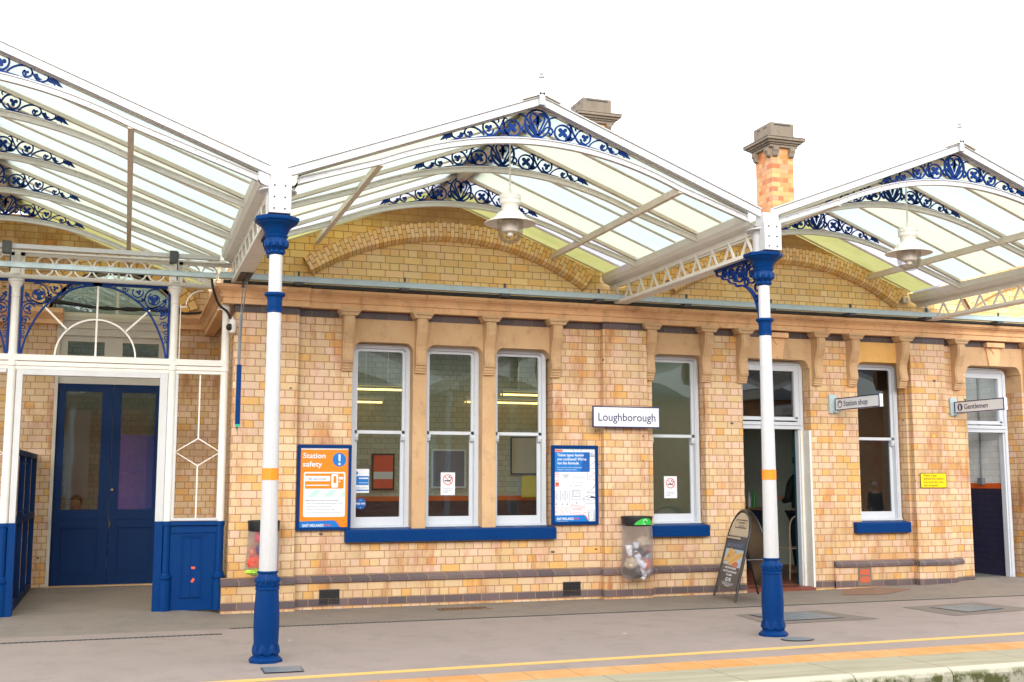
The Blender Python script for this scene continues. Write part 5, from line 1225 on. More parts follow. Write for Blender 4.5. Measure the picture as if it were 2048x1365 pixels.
# --- yellow notice
YN = thing('yellow_notice', (10.86, -.12, 1.375), 'small yellow notice asking to keep behind the yellow line, on the brick pilaster', 'notice')
m = MB(); m.xz(rrect(10.632, 11.084, 1.376, 1.588, .015), -.122, -.112); m.build('plate', 'p_black', YN)
m = MB(); m.xz(rrect(10.640, 11.076, 1.384, 1.580, .012), -.124, -.1221); m.build('panel', 'p_yel', YN)
for i, (s_, w_) in enumerate((('Please keep', .22), ('behind the yellow', .34), ('line until the train', .335), ('has stopped', .235))):
    fit(s_, w_, .05, (10.69, -.1245, 1.538-i*.046), EX, EZ, 'p_black', YN)
# --- small yellow dot sticker
m = MB(); m.xz([(10.906+.018*cos(k*pi/8), 2.11+.018*sin(k*pi/8)) for k in range(16)], -.1125, -.111); o = m.build('dot_sticker', 'p_yel'); tag(o, 'tiny yellow round sticker on the pilaster above the yellow notice', 'sticker')
# --- stickers in windows
def nosmoke(x0, x1, z0, z1, lab):
    T = thing('no_smoking_notice', ((x0+x1)/2, .25, z0), lab, 'notice', 'white no smoking notices in the windows')
    m = MB(); m.box(x0, x1, .249, .2505, z0, z1); m.build('sheet', 'p_white', T)
    cx_ = (x0+x1)/2; cz_ = z0+(z1-z0)*.68; r_ = (x1-x0)*.33
    m = MB(); m.ribbon(arc(cx_, cz_, r_, 0, 360, 28), .010, XZ, .2475, .2485); m.ribbon([(cx_-r_*.7, cz_+r_*.7), (cx_+r_*.7, cz_-r_*.7)], .009, XZ, .2475, .2485); m.build('red_ring', 'p_red', T)
    m = MB(); m.box(cx_-.045, cx_+.03, .246, .247, cz_-.02, cz_-.006); m.ribbon(catmull([(cx_+.03, cz_-.01), (cx_+.045, cz_+.02), (cx_+.01, cz_+.03), (cx_+.03, cz_+.05)], 4), .008, XZ, .246, .247); m.build('cigarette', 'p_black', T)
    for i in range(3): fit(('It is against the law', 'to smoke in these', 'premises')[i], (x1-x0)*(.7, .62, .34)[i], .017, (x0+.03, .248, z0+.075-i*.022), EX, EZ, 'p_grey', T)
nosmoke(3.73, 3.915, 1.305, 1.585, 'white no smoking notice inside the middle window of the triple window')
nosmoke(6.81, 7.0, 1.25, 1.54, 'white no smoking notice inside the single window right of the name sign')
T = thing('blue_notice', (2.73, .25, 1.335), 'blue and white notice inside the left window above the round sticker', 'notice')
m = MB(); m.box(2.630, 2.826, .249, .2505, 1.337, 1.625); m.build('sheet', 'p_white', T)
m = MB(); m.box(2.634, 2.822, .2475, .2485, 1.43, 1.54); m.box(2.634, 2.822, .2475, .2485, 1.36, 1.375); m.xz([(2.665+.025*cos(k*pi/10), 1.575+.025*sin(k*pi/10)) for k in range(20)], .2475, .2485); m.build('blue_band', 'p_blue', T)
m = MB(); m.box(2.70, 2.815, .2465, .2474, 1.505, 1.52); m.box(2.70, 2.815, .2465, .2474, 1.455, 1.46); m.build('white_line', 'p_white', T)
fit('Help point', .17, .03, (2.64, .248, 1.39), EX, EZ, 'p_grey', T)
T = thing('wifi_sticker', (2.725, .25, 1.14), 'round blue free wifi sticker low inside the left window', 'sticker')
m = MB(); m.xz([(2.725+.068*cos(k*pi/14), 1.208+.068*sin(k*pi/14)) for k in range(28)], .249, .2505); m.build('disc', 'p_dblue', T)
fit('FREE WIFI', .11, .034, (2.67, .248, 1.195), EX, EZ, 'p_white', T, .0008)
m = MB(); m.ribbon(arc(2.725, 1.232, .018, 30, 150, 6), .004, XZ, .2475, .2485); m.box(2.722, 2.729, .2475, .2485, 1.152, 1.162); m.build('symbol', 'p_white', T)

# ================================================================ WASTE SACKS
def sack(cx, cy, z1, z0, r, lab, lid, seed):
    T = thing('waste_sack_holder', (cx, cy, z0), lab, 'bin', 'clear sack bins fixed to the wall')
    m = MB(); m.lathe([(r*.93, z1-.115), (r*.97, z1-.10), (r*1.0, z1-.02), (r*1.03, z1-.015), (r*1.03, z1), (r*.97, z1+.004), (r*.93, z1-.01), (r*.9, z1-.10)], (cx, cy), 36, cap=False); m.build('rim', 'black', T)
    m = MB(); m.box(cx-.05, cx+.05, cy+r*.8, -.0, z1-.09, z1-.02); m.build('wall_bracket', 'blackmetal', T)
    if lid:
        m = MB(); fn = lambda a, b, d: (cx+(r*1.005+d)*sin(a), cy-(r*1.005+d)*cos(a), b)
        pts = [(-.62+1.55*k/14, z1-.098) for k in range(15)]+[(.93-1.55*k/14, z1-.098+.085*sin(pi*k/14)**.8) for k in range(15)]
        n_ = 15; vs = [fn(a, b, .004) for a, b in pts]; m.add(vs, [(k, k+1, 29-k-1, 29-k) for k in range(14)]); m.build('green_label', 'p_greenb', T)
        m = MB(); m.ribbon([(.12+.16*cos(t), z1-.062+.028*sin(t)) for t in [k*pi/10 for k in range(16)]], .008, fn, .005, .006); m.ribbon([(-.1, z1-.093), (.5, z1-.093)], .006, fn, .005, .006); m.build('arrow_symbol', 'p_white', T)
    rnd = random.Random(seed); m = MB(); seg = 48; rows = 16; vs = []
    for i in range(rows+1):
        t = i/rows; z = z1-.09-(z1-.09-z0)*t
        for k in range(seg):
            a = 2*pi*k/seg
            rr = r*(.92+.16*t-.10*sin(pi*t*.9)*.3)*(1+.035*(1-t*.6)*sin(a*9+seed+2*t)+.03*sin(a*5-3*t+seed)+.05*t*sin(a*3+seed*2+4*t))
            if t > .88: rr *= 1-.35*((t-.88)/.12)**2
            zz = z+(.03*sin(a*2+seed)*t)
            vs.append((cx+rr*cos(a)*1.03, min(cy+rr*sin(a)*.9, -.02), zz))
    m.add(vs, [(i*seg+k, i*seg+(k+1) % seg, (i+1)*seg+(k+1) % seg, (i+1)*seg+k) for i in range(rows) for k in range(seg)]+[tuple(range(rows*seg, (rows+1)*seg))], True)
    m.build('clear_sack', 'poly', T); return T
sack(1.515, -.31, 1.035, .42, .178, 'black rimmed clear waste sack on the wall behind the left column', False, 1)
sack(6.13, -.33, 1.035, .285, .196, 'clear recycling sack with green label, full of cups and bottles, beside the ticket poster', True, 4)
def item(kind, c, d, mat, lab, s=1, mat2=None):
    c = Vector(c); d = Vector(d).normalized(); m = MB()
    T = thing(kind, tuple(c), lab, kind.split('_')[-1], 'litter inside the clear sacks')
    def tube(prof, mm, nm):
        q = MB(); q.tube([tuple(c+d*(z*s)) for r_, z in prof], [r_*s for r_, z in prof], 18); q.build(nm, mm, T)
    if 'cup' in kind: tube([(.028, 0), (.042, .11)], mat, 'cup_body'); tube([(.044, .108), (.045, .118), (.038, .122)], mat2 or 'p_white', 'cup_lid')
    elif 'bottle' in kind: tube([(.02, 0), (.032, .005), (.032, .13), (.03, .145), (.014, .19), (.013, .225)], mat, 'bottle_body'); tube([(.033, .04), (.033, .11)], mat2 or 'p_white', 'bottle_label'); tube([(.016, .222), (.016, .24)], 'p_red', 'bottle_cap')
    return T
def crumple(c, r, mat, lab, seed, name='paper_bag', sc=(1, 1, 1)):
    bm = bmesh.new(); bmesh.ops.create_icosphere(bm, subdivisions=3, radius=r); rn = random.Random(seed)
    from mathutils import noise as N
    for v_ in bm.verts:
        q = v_.co.copy()*(9/1)+Vector((seed, 0, 0)); k = 1+.34*N.noise(q*2)+.22*N.noise(q*5); v_.co = Vector((v_.co.x*sc[0], v_.co.y*sc[1], v_.co.z*sc[2]))*k
    me = bpy.data.meshes.new(name); bm.to_mesh(me); bm.free(); me.materials.append(M[mat]); o = bpy.data.objects.new(name, me); COL.objects.link(o); o.location = c
    tag(o, lab, 'rubbish', 'litter inside the clear sacks'); return o
by = -.37
item('paper_cup', (6.00, by-.03, .56), (-.15, 0, 1), 'p_lg', 'white paper cup at the left side of the recycling sack', 1.05)
item('paper_cup', (6.09, by, .60), (.1, 0, 1), 'p_white', 'white paper cup standing upright near the top of the rubbish in the recycling sack')
item('paper_cup', (6.08, by-.03, .50), (.9, -.2, -.6), 'p_white', 'tipped white cup with red print low in the recycling sack', 1.25, 'p_red')
item('plastic_cup', (6.26, by+.02, .33), (.1, 0, 1), 'p_lg', 'pale plastic cup at the bottom right of the recycling sack', 1.0)
item('cola_bottle', (6.03, by-.01, .50), (.95, 0, .42), 'p_black', 'dark bottle with white label lying across the recycling sack', 1.15, 'p_lg')
item('clear_bottle', (6.22, by+.03, .42), (.35, .1, 1), 'p_sky', 'clear plastic bottle standing at the right of the recycling sack', 1.0, 'p_sky')
crumple((6.20, -.36, .72), .085, 'p_beige', 'brown crumpled paper bag high in the recycling sack', 3, sc=(1.1, .8, .8))
crumple((6.21, -.40, .45), .075, 'p_ham', 'crumpled tan paper bag beside the tipped cup', 5)
crumple((6.03, -.38, .46), .08, 'p_beige', 'crumpled beige paper at the left bottom of the recycling sack', 9)
crumple((6.08, -.38, .36), .08, 'p_brown', 'dark purple brown wrapper at the bottom of the recycling sack', 11)
crumple((6.12, -.36, .63), .06, 'p_black', 'black food tray near the top of the recycling sack', 14, 'food_tray', (1.4, .8, .5))
crumple((6.17, -.37, .34), .07, 'p_lg', 'white crumpled plastic wrapper at the bottom of the recycling sack', 17)
for i, (c_, r_, mt, lb, sc_) in enumerate((((1.45, -.36, .86), .05, 'p_pink', 'pink wrapper high in the left waste sack', (.7, .6, 1.3)), ((1.47, -.38, .72), .06, 'p_navy', 'dark blue wrapper in the middle of the left waste sack', (.9, .6, 1)), ((1.42, -.38, .58), .09, 'p_red', 'red carton low in the left waste sack', (1, .6, .8)), ((1.44, -.38, .48), .09, 'p_lime', 'lime green wrapper at the bottom of the left waste sack', (1.3, .6, .4)), ((1.40, -.37, .68), .06, 'p_ham', 'brown wrapper at the left of the left waste sack', (.8, .6, 1.3)), ((1.62, -.37, .82), .05, 'p_lg', 'white paper at the right of the left waste sack', (.8, .6, 1.3)))):
    crumple(c_, r_, mt, lb, 20+i, sc=sc_)

# ================================================================ PAVEMENT SIGN
AB = thing('pavement_sign', (7.25, -.8, .03), 'black A-board pavement sign with arched top advertising baguettes beside the shop door', 'pavement sign')
Lf = Vector((7.148, -.427, .03)); Rf = Vector((6.994, -1.216, .03)); Ap = Vector((7.40, -.80, 1.113)); Mf = (Lf+Rf)/2
Wd = (Rf-Lf)/2; Up = Ap-Mf; Nn = Wd.cross(Up).normalized()
if Nn.x > 0: Nn = -Nn
ab = lambda a, b, d=0: tuple(Mf+Wd*a+Up*b+Nn*d)        # a -1..1, b 0..1
m = MB(); pth = [(-1, 0), (-.97, .3), (-.94, .68)]+[(.94*cos(t)*-1, .68+.32*sin(t)) for t in [k*pi/16 for k in range(1, 16)]]+[(.94, .68), (.97, .3), (1, 0)]
m.tube([ab(*p) for p in pth], .015, 10); m.build('front_frame', 'blackmetal', AB)
B1 = Vector((7.813, -.395, .03)); B2 = Vector((7.66, -1.18, .03)); Mb = (B1+B2)/2; Wb = (B2-B1)/2; Ub = Ap+Vector((.03, 0, 0))-Mb
bb = lambda a, b, d=0: tuple(Mb+Wb*a+Ub*b+Vector((1, 0, .3))*d)
m = MB(); m.tube([bb(*p) for p in pth], .015, 10); m.build('back_frame', 'blackmetal', AB)
m = MB(); m.prism([(p[0]*.97, p[1]) for p in pth if p[1] > .25]+[(.95, .11), (-.95, .11)], bb, -.004, .004); m.build('back_panel', 'p_brown', AB)
head_ = [(-.88, .70)]+[(-.88*cos(t), .70+.27*sin(t)) for t in [k*pi/16 for k in range(1, 16)]]+[(.88, .70)]
m = MB(); m.prism([(-.93, .12), (.93, .12), (.9, .7), (-.9, .7)], ab, -.006, .004); m.build('panel', 'p_brown', AB)
m = MB(); m.prism(head_+[(.88, .705), (-.88, .705)], ab, -.006, .006); m.build('header_panel', 'p_beige', AB)
m = MB(); m.ribbon([(-.45, .80), (.55, .80), (.55, .885), (-.45, .885), (-.45, .80)], .012, ab, .006, .008); m.build('header_border', 'p_brown', AB)
m = MB(); m.prism([(-.93, .668), (.25, .668), (.25, .69), (-.93, .69)], ab, .005, .012); m.build('clip_rail', 'p_beige', AB)
m = MB(); m.prism([(-.86, .13), (.86, .13), (.86, .645), (-.86, .645)], ab, .004, .006); m.build('poster', flat('slate_print', (84, 84, 84), .4), AB)
m = MB(); m.prism([(-.84, .56), (.84, .56), (.84, .635), (-.84, .635)], ab, .006, .007); m.build('title_strip', flat('bluegrey_print', (70, 78, 90), .4), AB)
m = MB(); m.prism([(-.80, .38), (.80, .36), (.80, .555), (-.80, .555)], ab, .006, .007); m.build('photo', 'p_sky', AB)
m = MB()
for (a0, b0, a1, b1, w_, mt) in ((-.75, .41, .15, .54, .06, 0), (-.35, .385, .75, .52, .07, 0), (-.55, .46, -.25, .56, .05, 0)):
    n_ = 14; L_ = []
    for k in range(n_+1):
        t = k/n_; L_.append((a0+(a1-a0)*t, b0+(b1-b0)*t))
    ww = [w_*sqrt(max(.02, sin(pi*(k+.5)/(n_+1)))) for k in range(n_+1)]
    up_ = [(a-.07, b+w/2) for (a, b), w in zip(L_, ww)]; dn_ = [(a+.07, b-w/2) for (a, b), w in zip(L_, ww)]
    m.cur = 0; m.prism([up_[0]]+up_[1:]+dn_[::-1], ab, .007, .0085)
    m.cur = 1; m.ribbon([(a+.03, b-.006) for a, b in L_], .012, ab, .0085, .009)
m.cur = 2; m.prism([(-.05, .365), (.45, .36), (.6, .40), (.3, .43), (-.0, .40)], ab, .0072, .0078)
m.build('baguette_picture', ['p_bread2', 'p_bread', 'p_ham'], AB)
wl = Wd.length; ul = Up.length; U_ = Wd.normalized(); V_ = Up.normalized()
def at(s_, a, b, w_, sz, mat='p_white', bold=.0): fit(s_, w_*2*wl, sz, ab(a, b, .009), U_, V_, mat, AB, bold)
at('BREAKFAST', -.72, .578, .72, .062, 'p_grey', .002)
for s_, b_, w_ in (('BACON OR SAUSAGE', .335, .50), ('BAGUETTES & ANY REGULAR', .295, .62), ('HOT DRINK', .258, .26)): at(s_, -w_, b_, w_, .034, bold=.0008)
at('£5.95', -.26, .20, .26, .062, bold=.002)
for s_, b_, w_ in (('ADD PASTRY FOR £1.00', .172, .52), ('SERVED UNTIL 11AM DAILY', .155, .42), ('TAKEAWAY', .140, .22)): at(s_, -w_, b_, w_, .022)
fit('GOURMET', .25, .032, ab(-.22, .845, .009), U_, V_, 'p_brown', AB); fit('COFFEE HOUSE', .2, .018, ab(-.16, .815, .009), U_, V_, 'p_brown', AB)
m = MB(); m.tube([ab(.96, .46), bb(.96, .46)], .004, 6); m.tube([ab(-.96, .46), bb(-.96, .46)], .004, 6); m.build('stay', 'steel', AB)

# ================================================================ THINGS SET IN THE GROUND
def cover(pts, ring, lab, grp, mat='steel', z=None):
    T = thing('access_cover', (pts[0][0], pts[0][1], 0), lab, 'cover', grp)
    q = lambda P, dz: [(a, b, gz(b)+dz) for a, b in P]
    if ring:
        m = MB(); m.add(q(ring, .0035), [tuple(range(len(ring)))]); m.build('asphalt_patch', flat('dark_patch', (122, 110, 101), .9), T)
    m = MB(); c_ = (sum(p[0] for p in pts)/len(pts), sum(p[1] for p in pts)/len(pts)); big = [(c_[0]+(a-c_[0])*1.06, c_[1]+(b-c_[1])*1.06) for a, b in pts]
    m.add(q(big, .006), [tuple(range(len(big)))]); m.build('cover_frame', 'iron', T)
    m = MB(); m.add(q(pts, .009), [tuple(range(len(pts)))]); m.build('cover_plate', mat, T)
    return T
cover([(6.68, -2.74), (7.45, -2.70), (7.39, -2.14), (6.64, -2.17)], [(6.40, -2.95), (7.80, -2.88), (7.62, -2.0), (6.5, -2.06)], 'worn grey access cover in a dark patch behind the right column', 'grey access covers in the platform')
cover([(9.11, -2.73), (9.74, -2.57), (9.69, -2.10), (9.04, -2.22)], [(8.75, -2.95), (10.1, -2.72), (9.95, -1.9), (8.75, -2.05)], 'worn grey access cover in a dark patch at the right edge of the platform', 'grey access covers in the platform')
cover([(1.10, -4.25), (1.39, -4.26), (1.40, -4.0), (1.10, -3.98)], None, 'small rectangular grey plate in the platform in front of the left column', 'small plates at the column feet', 'steel')
cover([(6.07+.155*cos(k*pi/8), -3.97+.12*sin(k*pi/8)) for k in range(16)], None, 'small round grey plate in the platform in front of the right column', 'small plates at the column feet', 'steel')
M['slots'] = flat('slotted_steel', (84, 82, 80), .7, slots=.05)
T = thing('slot_drain', (3, -1.43, .02), 'thin dark slotted drain line running along the platform in front of the building', 'drain')
m = MB(); m.box(1.07, 60, -1.46, -1.405, 0-.02, 0+.004); m.build('channel', 'slots', T)
T = thing('slot_drain', (-3, -1.82, .02), 'short nearer run of slotted drain in front of the porch', 'drain')
m = MB(); m.box(-12, .965, -1.85, -1.795, 0-.02, 0+.004); m.build('channel', 'slots', T)
T = thing('drain_grate', (3.8, -.55, gz(-.5)), 'rusty brown drain grate let into the pavement below the triple window', 'drain')
m = MB(); m.box(3.50, 4.10, -.66, -.46, gz(-.5)-.01, gz(-.5)+.003); m.build('pit', 'black', T)
m = MB(); x_ = 3.50
while x_ < 4.06: m.xy([(x_, -.66), (x_+.016, -.66), (x_+.05, -.46), (x_+.034, -.46)], gz(-.5)+.003, gz(-.5)+.010); x_ += .045
m.box(3.49, 4.11, -.675, -.66, gz(-.5), gz(-.5)+.012); m.box(3.49, 4.11, -.46, -.445, gz(-.5), gz(-.5)+.012); m.build('bars', 'wood', T)

m = MB(); m.add([(8.9,-.66,gz(-.6,9)+.0045),(9.45,-.80,gz(-.8,9.4)+.0045),(10.15,-.45,gz(-.45,10)+.006),(9.8,-.08,gz(-.08,9.8)+.006),(9.3,-.1,gz(-.1,9.3)+.0045)], [(0,1,2,3,4)])
o = m.build('rust_patch', flat('rusty_dust', (136, 104, 84), .95)); tag(o, 'reddish brown stain on the pavement below the red brick repair', 'stain')
# ================================================================ INSIDE THE BUILDING
def inposter(x0, x1, z0, z1, mat, lab, fr='p_black', y=4.93, t=.03, band=None):
    T = thing('wall_poster', ((x0+x1)/2, y, z0), lab, 'poster'); m = MB(); m.box(x0, x1, y, y+.03, z0, z1); m.build('frame', fr, T)
    m = MB(); m.box(x0+t, x1-t, y-.004, y, z0+t, z1-t); m.build('sheet', mat, T)
    if band: m = MB(); m.box(x0+t, x1-t, y-.007, y-.004, z0+(z1-z0)*.3, z0+(z1-z0)*.5); m.build('band', band, T)
inposter(3.84, 4.22, 1.32, 1.92, 'p_red', 'orange poster on the waiting room wall seen through the left window', band='p_lg')
inposter(6.25, 6.80, 1.58, 2.22, 'p_beige', 'large black framed picture on the waiting room wall seen through the right window', t=.02)
inposter(6.44, 6.76, 1.19, 1.56, 'p_yel', 'yellow notice below the framed picture in the waiting room', 'p_yel', y=4.90)
inposter(4.85, 5.45, 1.35, 2.0, 'p_grey', 'grey blue notice board seen through the middle window', 'p_lg')
for i, (x0, x1, y, z) in enumerate(((2.3, 3.96, 3.0, 2.82), (2.3, 3.95, 4.6, 2.74), (5.33, 7.0, 4.6, 2.78), (5.63, 7.2, 3.6, 2.84))):
    T = thing('strip_light', ((x0+x1)/2, y, z), ('fluorescent strip nearest the left window', 'fluorescent strip deeper in the room behind the left window', 'fluorescent strip deep in the room behind the right windows', 'nearer fluorescent strip behind the right windows')[i]+', glowing yellow', 'light', 'fluorescent strips in the waiting room')
    m = MB(); m.tube([(x0, y, z), (x1, y, z)], .014, 8); m.build('tube', 'tube', T)
    m = MB(); m.box(x0, x1, y-.04, y+.04, z+.05, z+.09); m.box(x0, x0+.03, y-.02, y+.02, z-.02, z+.05); m.box(x1-.03, x1, y-.02, y+.02, z-.02, z+.05); m.tube([(x0+.3, y, z+.09), (x0+.3, y, 3.7)], .006, 6); m.tube([(x1-.3, y, z+.09), (x1-.3, y, 3.7)], .006, 6); m.build('fitting', 'ceil', T)
# shop: menu board, counter with bottles, chair
T = thing('menu_board', (9.9, 3.56, 2.0), 'black menu board with faint white writing on the dark shop wall', 'menu board')
m = MB(); m.box(9.35, 10.9, 3.54, 3.59, 1.95, 2.75); m.build('board', 'p_black', T)
for i in range(4): fit(('Coffee  Tea  Mocha', 'Latte  Espresso', 'Hot chocolate', 'Paninis  Cakes')[i], .7-.1*(i % 2), .07, (9.5, 3.535, 2.6-i*.12), EX, EZ, 'p_grey', T)
m = MB(); m.ribbon([(9.5, 2.0), (10.6, 2.0), (10.6, 2.18), (9.5, 2.18), (9.5, 2.0)], .012, XZ, 3.53, 3.535); m.build('border', 'p_grey', T)
T = thing('shop_counter', (9.6, 3.0, .06), 'dark shop counter behind the doorway', 'counter')
m = MB(); m.box(8.6, 9.9, 2.9, 3.5, .06, 1.0); m.build('body', 'navy_int', T)
m = MB(); m.box(8.55, 9.95, 2.85, 3.5, 1.0, 1.04); m.build('top', 'wood', T)
for i in range(12):
    x_ = 8.75+.095*i; m = MB(); h_ = .2+.05*(i*7 % 3); m.lathe([(.03, 1.04), (.03, 1.04+h_*.6), (.012, 1.04+h_*.8), (.012, 1.04+h_)], (x_, 2.95), 10); o = m.build('bottle', ['p_lg', 'p_greenb', 'p_red', 'p_sky', 'p_yel'][i % 5]); tag(o, 'small bottle in the row on the dark shop counter', 'bottle', 'bottles on the shop counter')
T = thing('cafe_chair', (9.3, 1.0, .06), 'beige metal chair just inside the shop doorway beside the open door', 'chair')
cx_, cy_ = 9.36, 1.02
m = MB(); m.tube(catmull([(cx_-.18, cy_-.05, .5), (cx_-.19, cy_-.08, .85), (cx_-.1, cy_-.10, .97), (cx_+.1, cy_-.10, .97), (cx_+.19, cy_-.08, .85), (cx_+.18, cy_-.05, .5)]), .012); m.box(cx_-.05, cx_+.05, cy_-.1, cy_-.085, .5, .96); m.build('backrest', 'p_beige', T)
m = MB(); m.box(cx_-.19, cx_+.19, cy_-.06, cy_+.32, .49, .51); m.build('seat', 'p_beige', T, bevel=.01)
for a, b in ((-.17, -.04), (.17, -.04), (-.17, .3), (.17, .3)):
    m = MB(); m.tube([(cx_+a, cy_+b, .49), (cx_+a*1.25, cy_+b*1.2-.02, .06)], .013); m.build('leg', 'p_beige', T)

# ================================================================ PEOPLE
def skinmesh(name, joints, edges, mat, parent, sub=2, root=0):
    me = bpy.data.meshes.new(name); o0 = wo(parent)
    me.from_pydata([tuple(Vector(j[0])-o0) for j in joints], edges, []); me.materials.append(M[mat])
    o = bpy.data.objects.new(name, me); COL.objects.link(o)
    if parent: o.parent = parent
    md = o.modifiers.new('skin', 'SKIN'); md.use_smooth_shade = True
    for i, j in enumerate(joints):
        r = j[1]; me.skin_vertices[0].data[i].radius = (r, r) if not isinstance(r, tuple) else r
        me.skin_vertices[0].data[i].use_root = (i == root)
    s_ = o.modifiers.new('sub', 'SUBSURF'); s_.levels = sub; s_.render_levels = sub
    dg = bpy.context.evaluated_depsgraph_get(); nm = bpy.data.meshes.new_from_object(o.evaluated_get(dg)); o.modifiers.clear(); o.data = nm
    ORG[o.name] = o0; return o
def person(x, y, z, h, face, lab, coat, trous, hair, seated=False, backpack=None, arms='down', skin='skin'):
    T = thing('person', (x, y, z), lab, 'person'); k = h/1.75; ca, sa = cos(face), sin(face)
    # local: +f forward, +s to the person's left
    def L(s, f, u): return (x+(s*ca-f*sa)*k, y+(s*sa+f*ca)*k, z+u*k)
    hip = .92 if not seated else .50
    def legs(sc, add=0):
        J = [(L(0, 0, hip), .13+add)]; E = []
        for sg in (-1, 1):
            b = len(J)
            if seated: J += [(L(sg*.1, .02, hip), .09+add), (L(sg*.11, .44, hip+.02), .062+add), (L(sg*.11, .48, .10), .045+add), (L(sg*.11, .50, .05), .04), (L(sg*.12, .66, .03), .034)]
            else: J += [(L(sg*.09, 0, hip-.06), .088+add), (L(sg*.095, .03, .50), .06+add), (L(sg*.10, -.02, .10), .044+add), (L(sg*.10, -.02, .05), .04), (L(sg*.12, .13, .03), .034)]
            E += [(0, b), (b, b+1), (b+1, b+2), (b+2, b+3), (b+3, b+4)]
        return J, E
    J, E = legs(1); b = len(J); t0 = hip
    J += [(L(0, -.01, t0+.16), (.14, .105)), (L(0, -.01, t0+.34), (.155, .11)), (L(0, 0, t0+.50), (.10, .08)), (L(0, .015, t0+.575), .05), (L(0, .02, t0+.65), .055), (L(0, .03, t0+.74), .092), (L(0, .025, t0+.81), .075)]
    E += [(0, b), (b, b+1), (b+1, b+2), (b+2, b+3), (b+3, b+4), (b+4, b+5), (b+5, b+6)]
    def armj(add=0):
        R_ = []
        for sg in (-1, 1):
            if arms == 'down' and not seated: R_.append([(L(sg*.19, 0, t0+.47), .055+add), (L(sg*.23, -.02, t0+.2), .042+add), (L(sg*.22, .10, t0-.02), .032+add), (L(sg*.21, .14, t0-.09), .03)])
            else: R_.append([(L(sg*.19, 0, t0+.47), .055+add), (L(sg*.22, .05, t0+.2), .042+add), (L(sg*.08, .26, t0+.18), .032+add), (L(sg*.05, .32, t0+.2), .03)])
        return R_
    for A in armj():
        c = len(J); J += A; E += [(b+2, c), (c, c+1), (c+1, c+2), (c+2, c+3)]
    body = skinmesh('body', [((j[0]), (j[1] if isinstance(j[1], tuple) else (j[1], j[1]))) for j in J], E, skin, T)
    # coat and trousers follow the body
    J2 = [(L(0, 0, t0-.10), (.165, .13)), (L(0, -.01, t0+.16), (.165, .13)), (L(0, -.01, t0+.36), (.175, .13)), (L(0, 0, t0+.50), (.115, .095)), (L(0, .01, t0+.555), .068)]; E2 = [(0, 1), (1, 2), (2, 3), (3, 4)]
    for A in armj(.014):
        c = len(J2); J2 += A[:3]; E2 += [(3, c), (c, c+1), (c+1, c+2)]
    skinmesh('coat', J2, E2, coat, T)
    J3, E3 = legs(1, .014); 
    J3 = [J3[0]]+J3[1:4]+J3[6:9]; E3 = [(0, 1), (1, 2), (2, 3), (0, 4), (4, 5), (5, 6)]
    skinmesh('trousers', J3, E3, trous, T)
    bm = bmesh.new(); bmesh.ops.create_uvsphere(bm, u_segments=20, v_segments=14, radius=.104*k)
    hc = Vector(L(0, .012, t0+.775))
    fw = Vector((-sa, ca, 0))
    for v_ in list(bm.verts):
        if (v_.co.dot(fw) > .045*k and v_.co.z < .045*k) or v_.co.z < -.075*k: bm.verts.remove(v_)
    me = bpy.data.meshes.new('hair'); bm.to_mesh(me); bm.free(); me.materials.append(M[hair])
    for p_ in me.polygons: p_.use_smooth = True
    o = bpy.data.objects.new('hair', me); COL.objects.link(o); o.parent = T; o.location = hc-Vector((x, y, z)); ORG[o.name] = hc
    # face: nose, eyes, ears
    m = MB()
    for s_, f_, u_, r_ in ((0, .118, .735, .014), (-.095, .02, .735, .017), (.095, .02, .735, .017)):
        c = L(s_, f_, t0+u_); m.lathe([(.001, c[2]-r_*k*1.6), (r_*k, c[2]), (.001, c[2]+r_*k*1.4)], (c[0], c[1]), 10)
    m.build('ears_and_nose', skin, T)
    m = MB()
    for s_ in (-.034, .034):
        c = L(s_, .108, t0+.755); m.lathe([(.001, c[2]-.008*k), (.009*k, c[2]), (.001, c[2]+.008*k)], (c[0], c[1]), 8)
    c = L(0, .108, t0+.69); m.lathe([(.001, c[2]-.005), (.018*k, c[2]), (.001, c[2]+.005)], (c[0], c[1]), 8); m.build('eyes_and_mouth', 'p_brown', T)
    # hands: palm with five fingers
    for A in armj():
        wr = Vector(A[2][0]); hd = Vector(A[3][0]); d = (hd-wr).normalized(); sd = d.orthogonal().normalized()
        Jh = [(tuple(hd), .02*k), (tuple(hd+d*.05*k), .024*k)]; Eh = [(0, 1)]
        for i in range(4):
            o_ = sd*(i-1.5)*.018*k; ln = (.055, .07, .065, .05)[i]*k; q = len(Jh)
            Jh += [(tuple(hd+d*.07*k+o_), .009*k), (tuple(hd+d*(.07*k+ln*.6)+o_), .008*k), (tuple(hd+d*(.07*k+ln)+o_+fw*.01*k), .006*k)]; Eh += [(1, q), (q, q+1), (q+1, q+2)]
        q = len(Jh); Jh += [(tuple(hd+d*.03*k+sd*.035*k), .010*k), (tuple(hd+d*.06*k+sd*.055*k), .008*k)]; Eh += [(0, q), (q, q+1)]
        skinmesh('hand', Jh, Eh, skin, T, 1)
    if backpack:
        m = MB(); c = Vector(L(0, -.22, t0+.30)); bm2 = []
        vs = []; 
        for (u_, sx, sf) in ((-.24, .12, .06), (-.22, .15, .09), (-.05, .17, .11), (.12, .16, .10), (.22, .13, .07), (.25, .08, .04)):
            for q in range(12):
                a = 2*pi*q/12; p = L(sx*math.copysign(abs(cos(a))**.6, cos(a)), -.23+sf*math.copysign(abs(sin(a))**.6, sin(a)), t0+.30+u_); vs.append(p)
        m.add(vs, [(i*12+q, i*12+(q+1) % 12, (i+1)*12+(q+1) % 12, (i+1)*12+q) for i in range(5) for q in range(12)]+[tuple(range(12)), tuple(range(60, 72))], True)
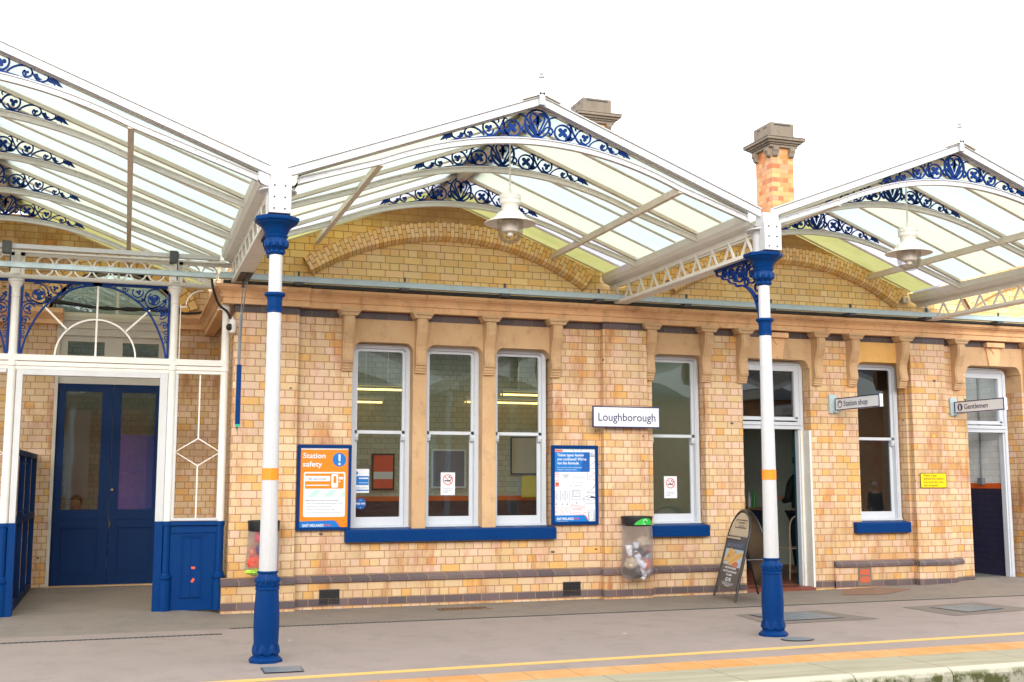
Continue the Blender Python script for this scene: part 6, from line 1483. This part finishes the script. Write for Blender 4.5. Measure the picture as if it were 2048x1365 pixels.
        bp = thing('backpack', tuple(Vector(L(0, -.23, t0+.06))), 'dark rucksack on the back of the customer in the shop', 'backpack')
        m.build('bag', backpack, bp)
        for sg in (-1, 1):
            m = MB(); m.tube(catmull([L(sg*.10, -.16, t0+.50), L(sg*.12, .0, t0+.575), L(sg*.12, .14, t0+.40), L(sg*.13, .1, t0+.2), L(sg*.13, -.13, t0+.12)]), .016); m.build('strap', 'p_black', bp)
    return T
M['skin'] = paint('skin', (204, 150, 122), .5, .1); M['h_dark'] = flat('dark_hair', (40, 30, 24), .7); M['h_grey'] = flat('grey_hair', (190, 186, 180), .7)
M['c_green'] = flat('dark_green_coat', (34, 44, 40), .8); M['c_black'] = flat('black_coat', (28, 28, 34), .8); M['c_blue'] = flat('blue_coat', (60, 84, 110), .8); M['c_jean'] = flat('dark_jeans', (30, 36, 52), .8)
person(9.88, 1.75, .06, 1.76, 0.25, 'customer in dark green coat with rucksack seen from behind inside the shop doorway', 'c_green', 'c_jean', 'h_dark', backpack='c_black', arms='front')
person(19.69, -12.6, -.02, 1.40, .1, 'grey haired man in dark coat on the opposite platform, mirrored in the shop window', 'c_black', 'c_jean', 'h_grey')
person(6.75, 1.0, .06, 1.62, pi*.9, 'traveller in blue coat low behind the glass of the single window', 'c_blue', 'c_jean', 'h_grey', arms='front', seated=True)
person(.0-.66, 4.9, .08, 1.50, pi-.7, 'seated woman with dark hair and black coat behind the left porch door glass', 'c_black', 'c_jean', 'h_dark', seated=True, arms='front')
# bench inside the porch hall under the seated woman and room beyond
T = thing('hall_bench', (-.62, 4.9, .08), 'brown bench under the seated woman behind the porch door', 'bench')
m = MB(); m.box(-1.4, .2, 4.7, 5.2, .39, .44); m.build('seat', 'wood', T)
for x_ in (-1.3, .1): 
    m = MB(); m.box(x_-.03, x_+.03, 4.75, 5.15, .08, .39); m.build('leg', 'wood', T)
m = MB(); m.box(-1.4, .2, 5.2, 5.25, .5, .85); m.build('backrest', 'wood', T)
m = MB(); m.box(-3.0, 1.2, 6.0, 6.1, 0, 4.7); hw_ = m.build('hall_wall', 'brick_int', B)
m = MB(); m.box(-3.0, 1.2, 5.2, 6.1, 4.7, 4.71); m.build('added_hall_ceiling_glass', 'g3', B)  # unseen strip of ceiling glass, added to light the hall
m = MB(); m.box(-3.0, 1.2, 3.36, 5.2, 4.69, 4.72); m.build('hall_ceiling', 'navy_int', B)
m = MB(); m.box(1.2, 1.3, 3.36, 6.1, 0, 4.7); m.box(-3.1, -3.0, 3.36, 6.1, 0, 4.7); m.build('hall_side_wall', 'ceil', B)
m = MB(); m.box(-3.0, 1.3, 3.36, 6.1, .0, .075); m.build('hall_floor', 'lino', B)
m = MB(); m.box(-.9, -.55, 5.97, 5.99, 1.2, 2.6); m.box(-.86, -.59, 5.96, 5.97, 1.25, 2.55); m.build('hall_window', 'framewhite', B)
T = thing('seat_bench', (6.75, .95, .06), 'low bench under the traveller behind the single window', 'bench')
m = MB(); m.box(6.3, 7.3, .75, 1.2, .42, .49); m.build('seat', 'wood', T)
for x_ in (6.4, 7.2):
    m = MB(); m.box(x_-.03, x_+.03, .8, 1.15, .06, .42); m.build('leg', 'wood', T)
bpy.context.view_layer.update()
